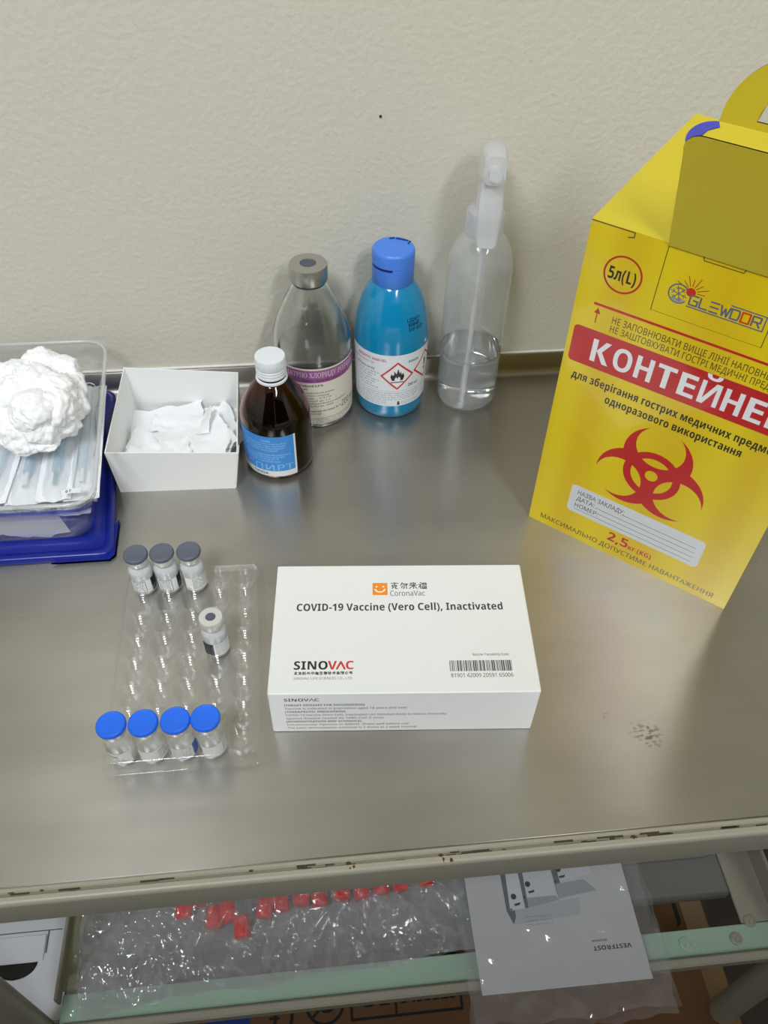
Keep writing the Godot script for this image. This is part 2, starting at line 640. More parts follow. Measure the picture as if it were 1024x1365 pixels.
func trolley():
	var o = thing("instrument_trolley", "cream painted trolley with a brushed steel top and raised steel back edge, against the wall", "trolley", Vector3(0, 0, 0))
	var x0 = -0.385
	var x1 = 0.485
	# steel: patchy wear in gloss and tone, brushed along x
	var brushed = noise_image(256, 1024, 0.05, 3, 11)
	brushed.resize(1024, 1024)
	var patch = noise_image(1024, 1024, 0.006, 4, 5)
	var rough_im := Image.create(1024, 1024, false, Image.FORMAT_RGBA8)
	var tone_im := Image.create(1024, 1024, false, Image.FORMAT_RGBA8)
	var pb = patch.get_data()
	var bb = noise_image(1024, 1024, 0.03, 3, 23).get_data()
	var fine = noise_image(1024, 1024, 0.16, 3, 77).get_data()
	var soft = noise_image(1024, 1024, 0.02, 3, 91).get_data()
	var scuffs = [[0.194, 0.366, 0.011, 0.013, 1.0], [0.172, 0.352, 0.003, 0.004, 0.8], [-0.205, 0.243, 0.002, 0.0025, 1.0]]
	var rd := PackedByteArray()
	var td := PackedByteArray()
	rd.resize(1024 * 1024 * 4)
	td.resize(1024 * 1024 * 4)
	for i in 1024 * 1024:
		var p = pb[i] / 255.0
		var b = bb[((i >> 10) << 10) + ((i & 1023) >> 4)] / 255.0
		# dried spatters and wipe marks: small dark scratched spots in the steel
		var sc := 0.0
		var wx = x0 + (i & 1023) / 1023.0 * (x1 - x0)
		var wz = (i >> 10) / 1023.0 * 0.43
		for q in scuffs:
			var d = Vector2((wx - q[0]) / q[2], (wz - q[1]) / q[3]).length() + (soft[i] / 255.0 - 0.5) * 1.1
			if d < 1.0:
				sc = maxf(sc, q[4] * clampf(1.3 * (1.0 - d), 0.0, 1.0) * clampf(fine[i] / 40.0 - 3.2, 0.0, 1.0))
		var dith = float((i * 7919 + (i >> 10) * 104729) % 1013) / 1013.0
		var r = int(dith + 255.0 * clampf(0.308 + 0.03 * (p - 0.5) + 0.01 * (b - 0.5) + 0.3 * sc, 0.1, 0.9))
		var t = 0.695 + 0.05 * (p - 0.5) + 0.015 * (b - 0.5) - 0.22 * sc
		rd[i * 4] = r
		rd[i * 4 + 1] = r
		rd[i * 4 + 2] = int(255.0 * (1.0 - 0.5 * sc))
		rd[i * 4 + 3] = 255
		td[i * 4] = int(dith + 254 * clampf(t * 0.985, 0, 1))
		td[i * 4 + 1] = int(dith + 254 * clampf(t * 0.97, 0, 1))
		td[i * 4 + 2] = int(dith + 254 * clampf(t * 0.945, 0, 1))
		td[i * 4 + 3] = 255
	rough_im.set_data(1024, 1024, false, Image.FORMAT_RGBA8, rd)
	tone_im.set_data(1024, 1024, false, Image.FORMAT_RGBA8, td)
	var steel = mat("steel", Color(1.0, 0.993, 0.975), 1.0, 1.0)
	steel.albedo_texture = ImageTexture.create_from_image(tone_im)
	steel.roughness_texture = ImageTexture.create_from_image(rough_im)
	steel.roughness_texture_channel = BaseMaterial3D.TEXTURE_CHANNEL_RED
	steel.anisotropy_enabled = true
	steel.anisotropy = -0.85
	steel.metallic_texture = steel.roughness_texture
	steel.metallic_texture_channel = BaseMaterial3D.TEXTURE_CHANNEL_BLUE
	# front hem, flat, fillet, upstand and its folded top
	var prof := [Vector2(0.4235, -0.012), Vector2(0.4235, -0.001), Vector2(0.4222, 0.0)]
	prof.append(Vector2(0.0085, 0.0))
	prof.append(Vector2(0.0085, -0.0035))
	prof.append(Vector2(0.421, -0.0035))
	prof.append(Vector2(0.4235, -0.012))
	part("steel_top", extrude_x(prof, x0, x1), steel, o)
	var up := [Vector2(0.0085, 0.0)]
	for i in 7:
		var a = PI / 2 * (i + 1) / 7.0
		up.append(Vector2(0.0085 - sin(a) * 0.006, 0.006 - cos(a) * 0.006))
	up.append_array([Vector2(0.0018, 0.0188), Vector2(0.0012, 0.0196), Vector2(-0.0015, 0.0196), Vector2(-0.0015, -0.0035), Vector2(0.0085, -0.0035), Vector2(0.0085, 0.0)])
	part("back_upstand", extrude_x(up, x0, x1), steel, o)
	# cream frame: a rim strip, a dark dirty joint, and the angle iron whose face hangs down
	var worn = M.cream_paint
	part("rim_strip", box(Vector3((x0 + x1) / 2, -0.0015, 0.4253), Vector3(x1 - x0, 0.008, 0.0032), 0.0008), worn, o)
	part("joint", box(Vector3((x0 + x1) / 2, -0.0024, 0.4276), Vector3(x1 - x0, 0.008, 0.0016), 0.0002), mat("joint_paint", Color(0.50, 0.47, 0.41), 0.7), o)
	var ap := [Vector2(0.4282, -0.02), Vector2(0.4282, 0.0015), Vector2(0.4288, 0.0024)]
	for i in 5:
		var a = PI / 2 * i / 4.0
		ap.append(Vector2(0.4305 + sin(a) * 0.0028, -0.0004 + cos(a) * 0.0028))
	ap.reverse()
	var apron := [Vector2(0.4303, -0.0225), Vector2(0.4333, -0.0225)]
	apron.append_array(ap)
	apron.append(Vector2(0.4303, -0.02))
	apron.append(Vector2(0.4303, -0.0225))
	part("front_apron", extrude_x(apron, x0, x1), worn, o)
	part("side_apron", box(Vector3(x0 - 0.002, -0.010, 0.216), Vector3(0.003, 0.026, 0.43), 0.0008), worn, o)
	part("side_apron", box(Vector3(x1 + 0.002, -0.010, 0.216), Vector3(0.003, 0.026, 0.43), 0.0008), worn, o)
	var dirt = mat("grime", Color(0.27, 0.23, 0.18), 0.9)
	var rust = mat("rust", Color(0.33, 0.20, 0.09), 0.9)
	for k in 46:
		var st = start()
		var w = rng.randf_range(0.001, 0.012)
		add_box(st, Vector3(rng.randf_range(-0.19, 0.26), 0.0019, 0.4277 + rng.randf_range(-0.0012, 0.0016)), Vector3(w, 0.0008, rng.randf_range(0.0005, 0.0012)), 0.0001)
		part("grime_spot", st.commit(), dirt, o)
	for k in 9:
		var q = [0.004, 0.058, 0.169][k % 3]
		part("rust_spot", lathe([Vector2(rng.randf_range(0.0008, 0.002), 0), Vector2(0, 0.0005)], 9), rust, o, Vector3(q + rng.randf_range(-0.006, 0.006), 0.0021, 0.4292 + rng.randf_range(-0.001, 0.0015)))
	# legs: round tubes
	for lx in [-0.243, 0.382]:
		for lz in [0.015, 0.4285]:
			part("leg", tube([Vector3(lx, FLOOR + 0.001, lz), Vector3(lx, -0.2, lz), Vector3(lx, -0.005, lz)], 0.0125, 20), worn, o)
	# lower shelf: front angle iron with a green flange and a cream lip, rails at the sides, grey enamel sheet behind
	part("shelf_flange", box(Vector3(0.071, -0.291, 0.4155), Vector3(0.596, 0.002, 0.024), 0.0005), M.green_paint, o)
	part("shelf_lip", box(Vector3(0.071, -0.2845, 0.4305), Vector3(0.596, 0.013, 0.0072), 0.0015), worn, o)
	part("shelf_rail", box(Vector3(-0.2295, -0.2855, 0.21), Vector3(0.003, 0.013, 0.40), 0.0008), worn, o)
	part("shelf_rail_flange", box(Vector3(-0.2225, -0.291, 0.205), Vector3(0.012, 0.002, 0.392), 0.0005), M.olive_paint, o)
	var brk = start()
	add_box(brk, Vector3(0.3555, -0.2905, 0.21), Vector3(0.030, 0.003, 0.386), 0.0008)
	add_box(brk, Vector3(0.3705, -0.278, 0.21), Vector3(0.003, 0.027, 0.40), 0.0008)
	part("shelf_bracket", brk.commit(), worn, o)
	part("shelf_rear_rail", box(Vector3(0.071, -0.2845, 0.012), Vector3(0.596, 0.013, 0.004), 0.001), worn, o)
	var sheet = start()
	add_box(sheet, Vector3(0.061, -0.2885, 0.196), Vector3(0.556, 0.0022, 0.362), 0.0008)
	add_mesh(sheet, extrude_x([Vector2(0.377, -0.2876), Vector2(0.3788, -0.291), Vector2(0.3786, -0.300), Vector2(0.3765, -0.300), Vector2(0.3755, -0.2888)], -0.217, 0.339), Transform3D())
	part("shelf_sheet", sheet.commit(), M.enamel, o)
	var loop := []
	for i in 33:
		var q = rounded(0.27, 0.155, 0.02, 7)[i % 32]
		loop.append(Vector3(q.x + 0.075, -0.2872, q.y + 0.19))
	part("embossed_bead", tube(loop, 0.0022, 8), M.enamel, o)
	for s in [Vector3(0.287, -0.2897, 0.4145), Vector3(-0.154, -0.2897, 0.4125), Vector3(0.348, -0.2887, 0.402), Vector3(0.331, -0.2893, 0.4145)]:
		screw(s, 0.0058 if s.x < 0.32 else 0.0052, 0.0, o)

# ------------------------------------------------------------------ yellow sharps container
func biohazard(im, c, k, col):
	# three crescents and a broken ring; c centre and k pixels per unit
	var dirs := []
	for i in 3:
		var a = -PI / 2 + TAU / 3 * i
		dirs.append(Vector2(cos(a), sin(a)))
	var R = 27.0 * k
	ink(im, c.x - R, c.y - R, c.x + R, c.y + R, func(p):
		var q = (p - c) / k
		var outer := 1e9
		var inner := 1e9
		for d in dirs:
			outer = minf(outer, q.distance_to(d * 11.0) - 15.45)
			inner = minf(inner, q.distance_to(d * 16.3) - 10.9)
		var s = maxf(outer, -inner)
		var band = absf(q.length() - 11.3) - 1.75
		s = minf(s, band)
		return maxf(s, 2.9 - q.length()) * k, col)

func sharps_print():
	var k := 6.6
	var W := 153.0
	var H := 243.0
	var im = blank(W * k, H * k, Color(0.86, 0.75, 0.06))
	# soft vertical streaks printed on the card
	for x in im.get_width():
		var t = 0.5 + 0.5 * sin(x * 0.021 + 1.3 * sin(x * 0.0063))
		var c = Color(0.875, 0.74, 0.02).lerp(Color(0.91, 0.80, 0.05), t)
		im.fill_rect(Rect2i(x, 0, 1, im.get_height()), c)
	var red = Color(0.76, 0.10, 0.12)
	var ink_red = Color(0.72, 0.14, 0.08)
	var black = Color(0.11, 0.09, 0.05)
	var Y = func(h): return (H - h) * k
	# volume mark
	ring(im, Vector2(24.5 * k, Y.call(216.3)), 11.0 * k, 1.1 * k, ink_red)
	write(im, "5л(L)", 16.2 * k, Y.call(212.2), 7.6 * k, black, true, 16.6 * k)
	# fill line and arrow
	stroke(im, [Vector2(12.6 * k, Y.call(193.6)), Vector2(143 * k, Y.call(193.6))], 1.6 * k, red)
	stroke(im, [Vector2(15.2 * k, Y.call(181.3)), Vector2(15.2 * k, Y.call(190))], 0.7 * k, ink_red)
	fill_poly(im, [Vector2(15.2 * k, Y.call(191.4)), Vector2(13.2 * k, Y.call(187.6)), Vector2(17.2 * k, Y.call(187.6))], ink_red)
	var brown = Color(0.30, 0.22, 0.05)
	write(im, "НЕ ЗАПОВНЮВАТИ ВИЩЕ ЛІНІЇ НАПОВНЕННЯ", 25.2 * k, Y.call(184.6), 4.5 * k, brown, false, 103 * k)
	write(im, "НЕ ЗАШТОВХУВАТИ ГОСТРІ МЕДИЧНІ ПРЕДМЕТИ", 25.2 * k, Y.call(178.4), 4.5 * k, brown, false, 108 * k)
	# red band
	round_rect(im, 3.2 * k, Y.call(176.0), 149.8 * k, Y.call(149.8), 3.0 * k, red)
	var x = 17.0
	for g in [["К", 13.0], ["О", 12.6], ["Н", 11.8], ["Т", 12.4], ["Е", 11.0], ["Й", 12.6], ["Н", 11.8], ["Е", 11.0], ["Р", 12.0]]:
		write(im, g[0], x * k, Y.call(154.6), 16.0 * k, Color(0.93, 0.93, 0.93), true, (g[1] - 0.6) * k)
		x += g[1] + 1.6
	write(im, "для зберігання гострих медичних предметів", 8.2 * k, Y.call(137.6), 6.0 * k, black, true, 137 * k)
	write(im, "одноразового використання", 33.4 * k, Y.call(127.9), 6.0 * k, black, true, 88 * k)
	biohazard(im, Vector2(76.2 * k, Y.call(86.4)), 1.475 * k, red)
	# form
	round_rect(im, 26.8 * k, Y.call(51.4), 125.0 * k, Y.call(25.4), 3.4 * k, Color(0.86, 0.87, 0.88))
	var grey = Color(0.28, 0.28, 0.30)
	for i in 4:
		stroke(im, [Vector2([66.0, 47.0, 50.0, 32.0][i] * k, Y.call(42.6 - i * 4.5)), Vector2(120.2 * k, Y.call(42.6 - i * 4.5))], 0.35 * k, grey)
	write(im, "НАЗВА ЗАКЛАДУ:", 32.2 * k, Y.call(43.4), 4.2 * k, grey, false, 35.4 * k)
	write(im, "ДАТА:", 32.2 * k, Y.call(37.6), 4.0 * k, grey, false, 14.0 * k)
	write(im, "НОМЕР:", 32.2 * k, Y.call(31.0), 4.0 * k, grey, false, 18.0 * k)
	write(im, "2,5", 61.4 * k, Y.call(13.8), 8.6 * k, red, true, 15.6 * k)
	write(im, "кг (KG)", 77.6 * k, Y.call(13.8), 4.4 * k, red, true, 17.4 * k)
	write(im, "МАКСИМАЛЬНО ДОПУСТИМЕ НАВАНТАЖЕННЯ", 9.2 * k, Y.call(5.2), 4.6 * k, brown, false, 133.5 * k)
	# maker's panel between the two cut lines, with its emblem
	var cut = Color(0.40, 0.33, 0.08)
	stroke(im, [Vector2(45.0 * k, Y.call(243)), Vector2(45.0 * k, Y.call(201.8))], 0.5 * k, cut)
	stroke(im, [Vector2(108.0 * k, Y.call(243)), Vector2(108.0 * k, Y.call(201.8))], 0.5 * k, cut)
	stroke(im, [Vector2(45.0 * k, Y.call(201.8)), Vector2(108.0 * k, Y.call(201.8))], 0.3 * k, Color(0.55, 0.47, 0.08))
	stroke(im, [Vector2(0, Y.call(242.4)), Vector2(25.5 * k, Y.call(242.4)), Vector2(25.5 * k, Y.call(239.6)), Vector2(22.5 * k, Y.call(238.8))], 0.7 * k, cut)
	stroke(im, [Vector2(127.5 * k, Y.call(242.4)), Vector2(153 * k, Y.call(242.4))], 0.7 * k, cut)
	stroke(im, [Vector2(45 * k, Y.call(241.6)), Vector2(64 * k, Y.call(241.6)), Vector2(65 * k, Y.call(239.2)), Vector2(86 * k, Y.call(239.2)), Vector2(87 * k, Y.call(241.6)), Vector2(108 * k, Y.call(241.6))], 0.6 * k, cut)
	var steel = Color(0.36, 0.38, 0.52)
	var sun = Vector2(63.6 * k, Y.call(219.6))
	disc(im, sun, 2.6 * k, Color(0.80, 0.16, 0.06))
	for i in 9:
		var a = -PI * 0.98 + PI * 0.96 * i / 8.0
		var d = Vector2(cos(a), sin(a))
		stroke(im, [sun + d * 3.4 * k, sun + d * (7.5 if i % 2 == 0 else 9.5) * k], 0.45 * k, Color(0.62, 0.22, 0.05))
	var flake = Vector2(57.4 * k, Y.call(216.6))
	ink(im, flake.x - 7 * k, flake.y - 7 * k, flake.x + 7 * k, flake.y + 7 * k, func(p):
		var q = p - flake
		var d = absf(q.length() - 5.6 * k) - 0.4 * k
		return d if q.x < 4.6 * k else 1.0, steel)
	ink(im, flake.x - 7 * k, flake.y, flake.x + 7 * k, flake.y + 7 * k, func(p):
		return maxf(p.distance_to(flake) - 5.4 * k, 3.0 * k - (p.y - flake.y)), Color(0.62, 0.62, 0.62))
	for i in 6:
		var a = TAU * i / 6.0 + 0.2
		var d = Vector2(cos(a), sin(a))
		stroke(im, [flake, flake + d * 4.6 * k], 0.5 * k, steel)
		for s in [-1, 1]:
			stroke(im, [flake + d * 2.6 * k, flake + d * 3.6 * k + d.orthogonal() * s * 1.3 * k], 0.4 * k, steel)
	var px = 64.2
	for g in ["G", "L", "E", "W", "D", "O", "R"]:
		var col = Color(0.82, 0.22, 0.05) if g == "O" else steel
		var lines = {
			"G": [[Vector2(5, 0), Vector2(0, 0), Vector2(0, 6), Vector2(5, 6), Vector2(5, 3), Vector2(2.5, 3)]], "L": [[Vector2(0, 0), Vector2(0, 6), Vector2(5, 6)]],
			"E": [[Vector2(0, 0), Vector2(5, 0)], [Vector2(0, 3), Vector2(5, 3)], [Vector2(0, 6), Vector2(5, 6)]], "W": [[Vector2(0, 0), Vector2(1.4, 6), Vector2(2.8, 1.5), Vector2(4.2, 6), Vector2(5.6, 0)]],
			"D": [[Vector2(0, 0), Vector2(4.4, 0), Vector2(5, 1), Vector2(5, 5), Vector2(4.4, 6), Vector2(0, 6), Vector2(0, 0)]], "O": [[Vector2(0, 0), Vector2(5, 0), Vector2(5, 6), Vector2(0, 6), Vector2(0, 0)]],
			"R": [[Vector2(0, 6), Vector2(0, 0), Vector2(5, 0), Vector2(5, 3.2), Vector2(0.5, 3.2)], [Vector2(2.8, 3.2), Vector2(5, 6)]],
		}[g]
		for l in lines:
			var pts := []
			for q in l:
				pts.append(Vector2((px + q.x * 0.86) * k, Y.call(218.2) + q.y * 0.95 * k))
			stroke(im, pts, 0.95 * k, col)
		px += 5.75
	stroke(im, [Vector2(63.4 * k, Y.call(211.0)), Vector2(105.2 * k, Y.call(211.0)), Vector2(105.2 * k, Y.call(219.8)), Vector2(86.2 * k, Y.call(219.8))], 0.7 * k, steel)
	return im

func quad(a, b, c, d):
	# seen from its front: a top left, b top right, c bottom right, d bottom left
	var n = (b - a).cross(d - a).normalized() * -1.0
	return mesh_of(PackedVector3Array([a, b, c, d]), PackedVector3Array([n, n, n, n]), PackedVector2Array([Vector2(0, 0), Vector2(1, 0), Vector2(1, 1), Vector2(0, 1)]), PackedInt32Array([0, 1, 2, 0, 2, 3]))

func sheet3(pts, t, centre):
	# a convex flat card of thickness t: pts lie on its outer side, centre on its inner
	var n = (pts[1] - pts[0]).cross(pts[2] - pts[0]).normalized()
	var mid := Vector3.ZERO
	for p in pts:
		mid += p
	mid /= pts.size()
	if n.dot(mid - centre) < 0:
		n = -n
	var back := []
	for p in pts:
		back.append(p - n * t)
	var st = start()
	var c = mid - n * t / 2
	face(st, pts, c)
	face(st, back, c)
	for i in pts.size():
		var j = (i + 1) % pts.size()
		face(st, [pts[i], pts[j], back[j], back[i]], c)
	return st.commit()

func sharps_container():
	var o = thing("sharps_container", "tall yellow cardboard sharps container with a red biohazard symbol and carrying handle", "container", Vector3(0.2582, 0.0, 0.1825), deg_to_rad(-40.05))
	var y = M.yellow_card
	var w := 0.0765
	var d := 0.06
	var h := 0.243
	var c0 = Vector3(0, h / 2, 0)
	part("front_panel", sheet3([Vector3(-w, 0, d - 0.0004), Vector3(w, 0, d - 0.0004), Vector3(w, h, d - 0.0004), Vector3(-w, h, d - 0.0004)], 0.0008, c0), y, o)
	var pr = printed("sharps_print", sharps_print(), 0.40)
	pr.clearcoat_enabled = true
	pr.clearcoat = 1.0
	pr.clearcoat_roughness = 0.08
	part("front_print", quad(Vector3(-w, h, d), Vector3(w, h, d), Vector3(w, 0.0, d), Vector3(-w, 0.0, d)), pr, o)
	part("side_panel", sheet3([Vector3(-w, 0, -d), Vector3(-w, 0, d - 0.0006), Vector3(-w, h, d - 0.0006), Vector3(-w, h, -d)], 0.0008, c0), y, o)
	part("side_panel", sheet3([Vector3(w, 0, -d), Vector3(w, 0, d - 0.0006), Vector3(w, h, d - 0.0006), Vector3(w, h, -d)], 0.0008, c0), y, o)
	part("back_panel", sheet3([Vector3(-w, 0, -d), Vector3(w, 0, -d), Vector3(w, h, -d), Vector3(-w, h, -d)], 0.0008, c0), y, o)
	part("base_panel", box(Vector3(0, 0.0006, 0), Vector3(2 * w - 0.002, 0.001, 2 * d - 0.002), 0.0002), y, o)
	# gable roof: ridge at y .286, open in the middle where the flap was lifted
	var rx := 0.052
	var ry := 0.2860
	var top = func(x): return Vector3(x, h, d)
	var rid = func(x): return Vector3(x, ry, 0.0)
	var ex = Vector3(-0.0315, lerpf(h, ry, 0.75), d * 0.25)
	var ex2 = Vector3(0.0315, lerpf(h, ry, 0.75), d * 0.25)
	part("roof_panel", sheet3([top.call(-w), top.call(-0.0315), rid.call(-0.0315), rid.call(-rx)], 0.0008, c0), y, o)
	part("roof_panel", sheet3([top.call(0.0315), top.call(w), rid.call(rx), rid.call(0.0315)], 0.0008, c0), y, o)
	part("roof_strip", sheet3([ex, ex2, rid.call(0.0315), rid.call(-0.0315)], 0.0008, c0), y, o)
	part("roof_back", sheet3([Vector3(-w, h, -d), Vector3(w, h, -d), rid.call(rx), rid.call(-rx)], 0.0008, c0), y, o)
	part("roof_side", sheet3([Vector3(-w, h, -d), Vector3(-w, h, d), rid.call(-rx)], 0.0008, c0), y, o)
	part("roof_side", sheet3([Vector3(w, h, -d), Vector3(w, h, d), rid.call(rx)], 0.0008, c0), y, o)
	# blue crescent of the emblem printed on the roof beside the flap
	var nrm = Vector3(0, d, ry - h).normalized()
	var along = Vector3(0, ry - h, -d).normalized()
	var cres := []
	for i in 15:
		var a = PI * (0.56 + 0.62 * i / 14.0)
		cres.append(Vector2(-0.0355 + cos(a) * 0.0155, 0.0610 + sin(a) * 0.0118))
	for i in 13:
		var a = PI * (1.13 - 0.50 * i / 12.0)
		cres.append(Vector2(-0.0315 + cos(a) * 0.0125, 0.0595 + sin(a) * 0.0108))
	part("blue_emblem", plate(cres, 0.0003, Transform3D(Basis(Vector3.RIGHT, along, nrm), Vector3(0, h, d) + nrm * 0.0002)), mat("emblem_blue", Color(0.28, 0.28, 0.68), 0.45), o)
	# lifted flap, leaning forward, rounded at its upper corners
	var out := [Vector2(0.0318, 0.0), Vector2(0.0345, 0.0545)]
	for i in 6:
		var a = PI / 2 * i / 5.0
		out.append(Vector2(0.0265 + cos(a) * 0.0085, 0.0575 + sin(a) * 0.0075))
	var lf := []
	for q in out:
		lf.append(Vector2(-q.x, q.y))
	lf.reverse()
	out.append_array(lf)
	part("lifted_flap", plate(out, 0.0008, Transform3D(Basis(Vector3.RIGHT, deg_to_rad(13)), Vector3(0, 0.2418, d + 0.0004))), y, o)
	# handle on the ridge
	var arc := []
	var hole := []
	for i in 29:
		var a = PI * i / 28.0
		arc.append(Vector2(cos(a) * 0.0385, 0.003 + sin(a) * 0.0365))
		hole.append(Vector2(cos(a) * 0.0195, 0.0045 + sin(a) * 0.0195))
	arc.append(Vector2(-0.0385, -0.004))
	arc.append(Vector2(0.0385, -0.004))
	part("handle", plate(arc, 0.0014, Transform3D(Basis(), Vector3(0, ry - 0.001, 0.0)), [hole]), y, o)

# ------------------------------------------------------------------ vaccine carton
func vaccine_top():
	var k := 8.0
	var im = blank(159 * k, 95.2 * k, Color(0.90, 0.90, 0.89))
	var dark = Color(0.20, 0.20, 0.21)
	round_rect(im, 61.6 * k, 14.4 * k, 71.2 * k, 24.2 * k, 0.4 * k, Color(0.93, 0.55, 0.16))
	var eye = Color(0.98, 0.95, 0.88)
	disc(im, Vector2(64.2 * k, 17.4 * k), 0.65 * k, eye)
	disc(im, Vector2(68.6 * k, 17.4 * k), 0.65 * k, eye)
	var smile := []
	for i in 11:
		var a = PI * (0.08 + 0.84 * i / 10.0)
		smile.append(Vector2((66.4 + cos(a) * 3.2) * k, (18.9 + sin(a) * 2.9) * k))
	stroke(im, smile, 0.9 * k, eye)
	brush_chars(im, ["5054 1191 2474762624 4629 666989", "3014 229284 525849 3528 7289", "1181 2234 7264 0494 5059 5409 5499", "2031 033307 2329 4191 5292945452 4696994946 7679 4898"], 73.2 * k, 14.2 * k, 5.2 * k, 0.9 * k, 0.62 * k, Color(0.33, 0.33, 0.34))
	write(im, "CoronaVac", 72.9 * k, 24.9 * k, 4.2 * k, Color(0.36, 0.36, 0.38), false, 22.4 * k)
	write(im, "COVID-19 Vaccine (Vero Cell), Inactivated", 13.6 * k, 36.4 * k, 5.6 * k, dark, true, 130.6 * k)
	write(im, "SINO", 13.9 * k, 79.4 * k, 5.8 * k, Color(0.12, 0.12, 0.13), true, 20.2 * k)
	var red = Color(0.78, 0.18, 0.20)
	write(im, "V", 34.2 * k, 79.4 * k, 5.8 * k, red, true, 5.4 * k)
	stroke(im, [Vector2(39.6 * k, 79.0 * k), Vector2(41.9 * k, 74.2 * k), Vector2(44.2 * k, 79.0 * k)], 1.15 * k, red)
	write(im, "C", 44.9 * k, 79.4 * k, 5.8 * k, red, true, 4.8 * k)
	var co = ["4049 1343 1846 60689897 9264", "5152 1292 3474763634 5659 3719 7799", "4111 0444 2129 2407 4426 5263 5465 4898 8089", "2233 5143 8163 0595 3618 6698", "1292961612 5059", "3013 133316 1636 0848 5236 5359 5293 5595 5797 5999 7279", "2014 2292 2585 0999 5059", "2013 1242 3039 0645 6044 529289 7247 8359", "0242 2028 0645 5393 7073 558549 5589", "5059 1393 5317 5397 7182", "0292 5017 3439 348489 3686 3888", "1119 1131313315 5191 5195 9195 5393 5595 5159 6699", "4115 6195 5428 287868", "118189 1363 2565676725"]
	brush_chars(im, co, 14.2 * k, 80.9 * k, 2.05 * k, 0.46 * k, 0.34 * k, dark)
	write(im, "SINOVAC LIFE SCIENCES CO., LTD.", 14.2 * k, 86.2 * k, 1.5 * k, Color(0.45, 0.45, 0.45), false, 35.0 * k)
	var r := RandomNumberGenerator.new()
	r.seed = 41
	var x = 107.0
	while x < 144.6:
		var bw = [0.28, 0.28, 0.56, 0.84][r.randi() % 4]
		im.fill_rect(Rect2i(int(x * k), int(74.0 * k), int(maxf(bw * k, 1)), int(7.6 * k)), Color(0.14, 0.13, 0.13))
		x += bw + [0.3, 0.3, 0.6][r.randi() % 3]
	write(im, "81901 42009 20591 65006", 107.4 * k, 85.7 * k, 2.6 * k, Color(0.25, 0.25, 0.25), false, 37.2 * k)
	write(im, "Vaccine Traceability Code:", 121.4 * k, 70.6 * k, 1.7 * k, Color(0.25, 0.25, 0.25), false, 22.4 * k)
	return im

func vaccine_front():
	var k := 8.0
	var im = blank(159 * k, 44 * k, Color(0.985, 0.985, 0.98))  # front white painted lighter than the top to offset its dimmer light
	var g = Color(0.36, 0.36, 0.39)
	write(im, "SINO", 8.6 * k, (44 - 36.2) * k, 3.2 * k, Color(0.26, 0.26, 0.28), true, 11.6 * k)
	write(im, "V", 20.2 * k, (44 - 36.2) * k, 3.2 * k, Color(0.50, 0.30, 0.32), true, 3.2 * k)
	stroke(im, [Vector2(23.4 * k, (44 - 36.4) * k), Vector2(24.8 * k, (44 - 39.2) * k), Vector2(26.2 * k, (44 - 36.4) * k)], 0.6 * k, Color(0.50, 0.30, 0.32))
	write(im, "C", 26.5 * k, (44 - 36.2) * k, 3.2 * k, Color(0.50, 0.30, 0.32), true, 2.8 * k)
	var lines = [["[TARGET DISEASES FOR VACCINATION]", 8.4, 47.6, true], ["Vaccine is indicated in population aged 18 years and over", 8.6, 73.0, false], ["[THERAPEUTIC INDICATION]", 8.4, 36.0, true], ["COVID-19 Vaccine (Vero Cell), Inactivated can stimulate body to induce immunity", 8.6, 97.0, false], ["against disease caused by SARS-CoV-2 virus", 8.6, 59.0, false], ["[ADMINISTRATION AND SCHEDULE]", 8.4, 45.6, true], ["Intramuscular injection in deltoid. Shake well before use", 8.6, 74.6, false], ["The basic immunisation schedule is 2 doses at 2 week interval", 8.6, 79.6, false]]
	for i in lines.size():
		write(im, lines[i][0], lines[i][1] * k, (44 - 30.6 + i * 3.95) * k, 2.3 * k, g, lines[i][3], lines[i][2] * k)
	return im

func vaccine_carton():
	var L := 0.1589
	var D := 0.0952
	var H := 0.0440
	var o = thing("vaccine_carton", "flat white vaccine carton lying on the steel top, with an orange smile mark", "carton", Vector3(0.0475, 0, 0.3022), deg_to_rad(-4.377))
	part("body", box(Vector3(0, H / 2, 0), Vector3(L, H, D), 0.0006), M.card_white, o)
	var h = L / 2 - 0.0006
	var g = D / 2 - 0.0006
	var e := 0.00015
	part("top_panel", quad(Vector3(-h, H + e, -g), Vector3(h, H + e, -g), Vector3(h, H + e, g), Vector3(-h, H + e, g)), printed("vaccine_top", vaccine_top(), 0.38), o)
	part("front_panel", quad(Vector3(-h, H - 0.0006, D / 2 + e), Vector3(h, H - 0.0006, D / 2 + e), Vector3(h, 0.0006, D / 2 + e), Vector3(-h, 0.0006, D / 2 + e)), printed("vaccine_front", vaccine_front(), 0.25), o)
	part("tuck_seam", box(Vector3(L / 2 + 0.0001, H / 2, -0.002), Vector3(0.0004, H * 0.96, D * 0.94), 0.0001), M.card_edge, o)

# ------------------------------------------------------------------ bottles
func radius_at(prof, y):
	for i in prof.size() - 1:
		if (prof[i].y <= y and prof[i + 1].y >= y) and prof[i + 1].y > prof[i].y:
			return lerpf(prof[i].x, prof[i + 1].x, (y - prof[i].y) / (prof[i + 1].y - prof[i].y))
	return prof[0].x

func wrap_label(prof, y0, y1, a0, a1, off = 0.00018, seg = 40):
	# a label wrapped on the outside of a lathed body, following it
	var pts := []
	for i in 13:
		var y = lerpf(y0, y1, i / 12.0)
		pts.append(Vector2(radius_at(prof, y) + off, y))
	return lathe(pts, seg, deg_to_rad(a0), deg_to_rad(a1))

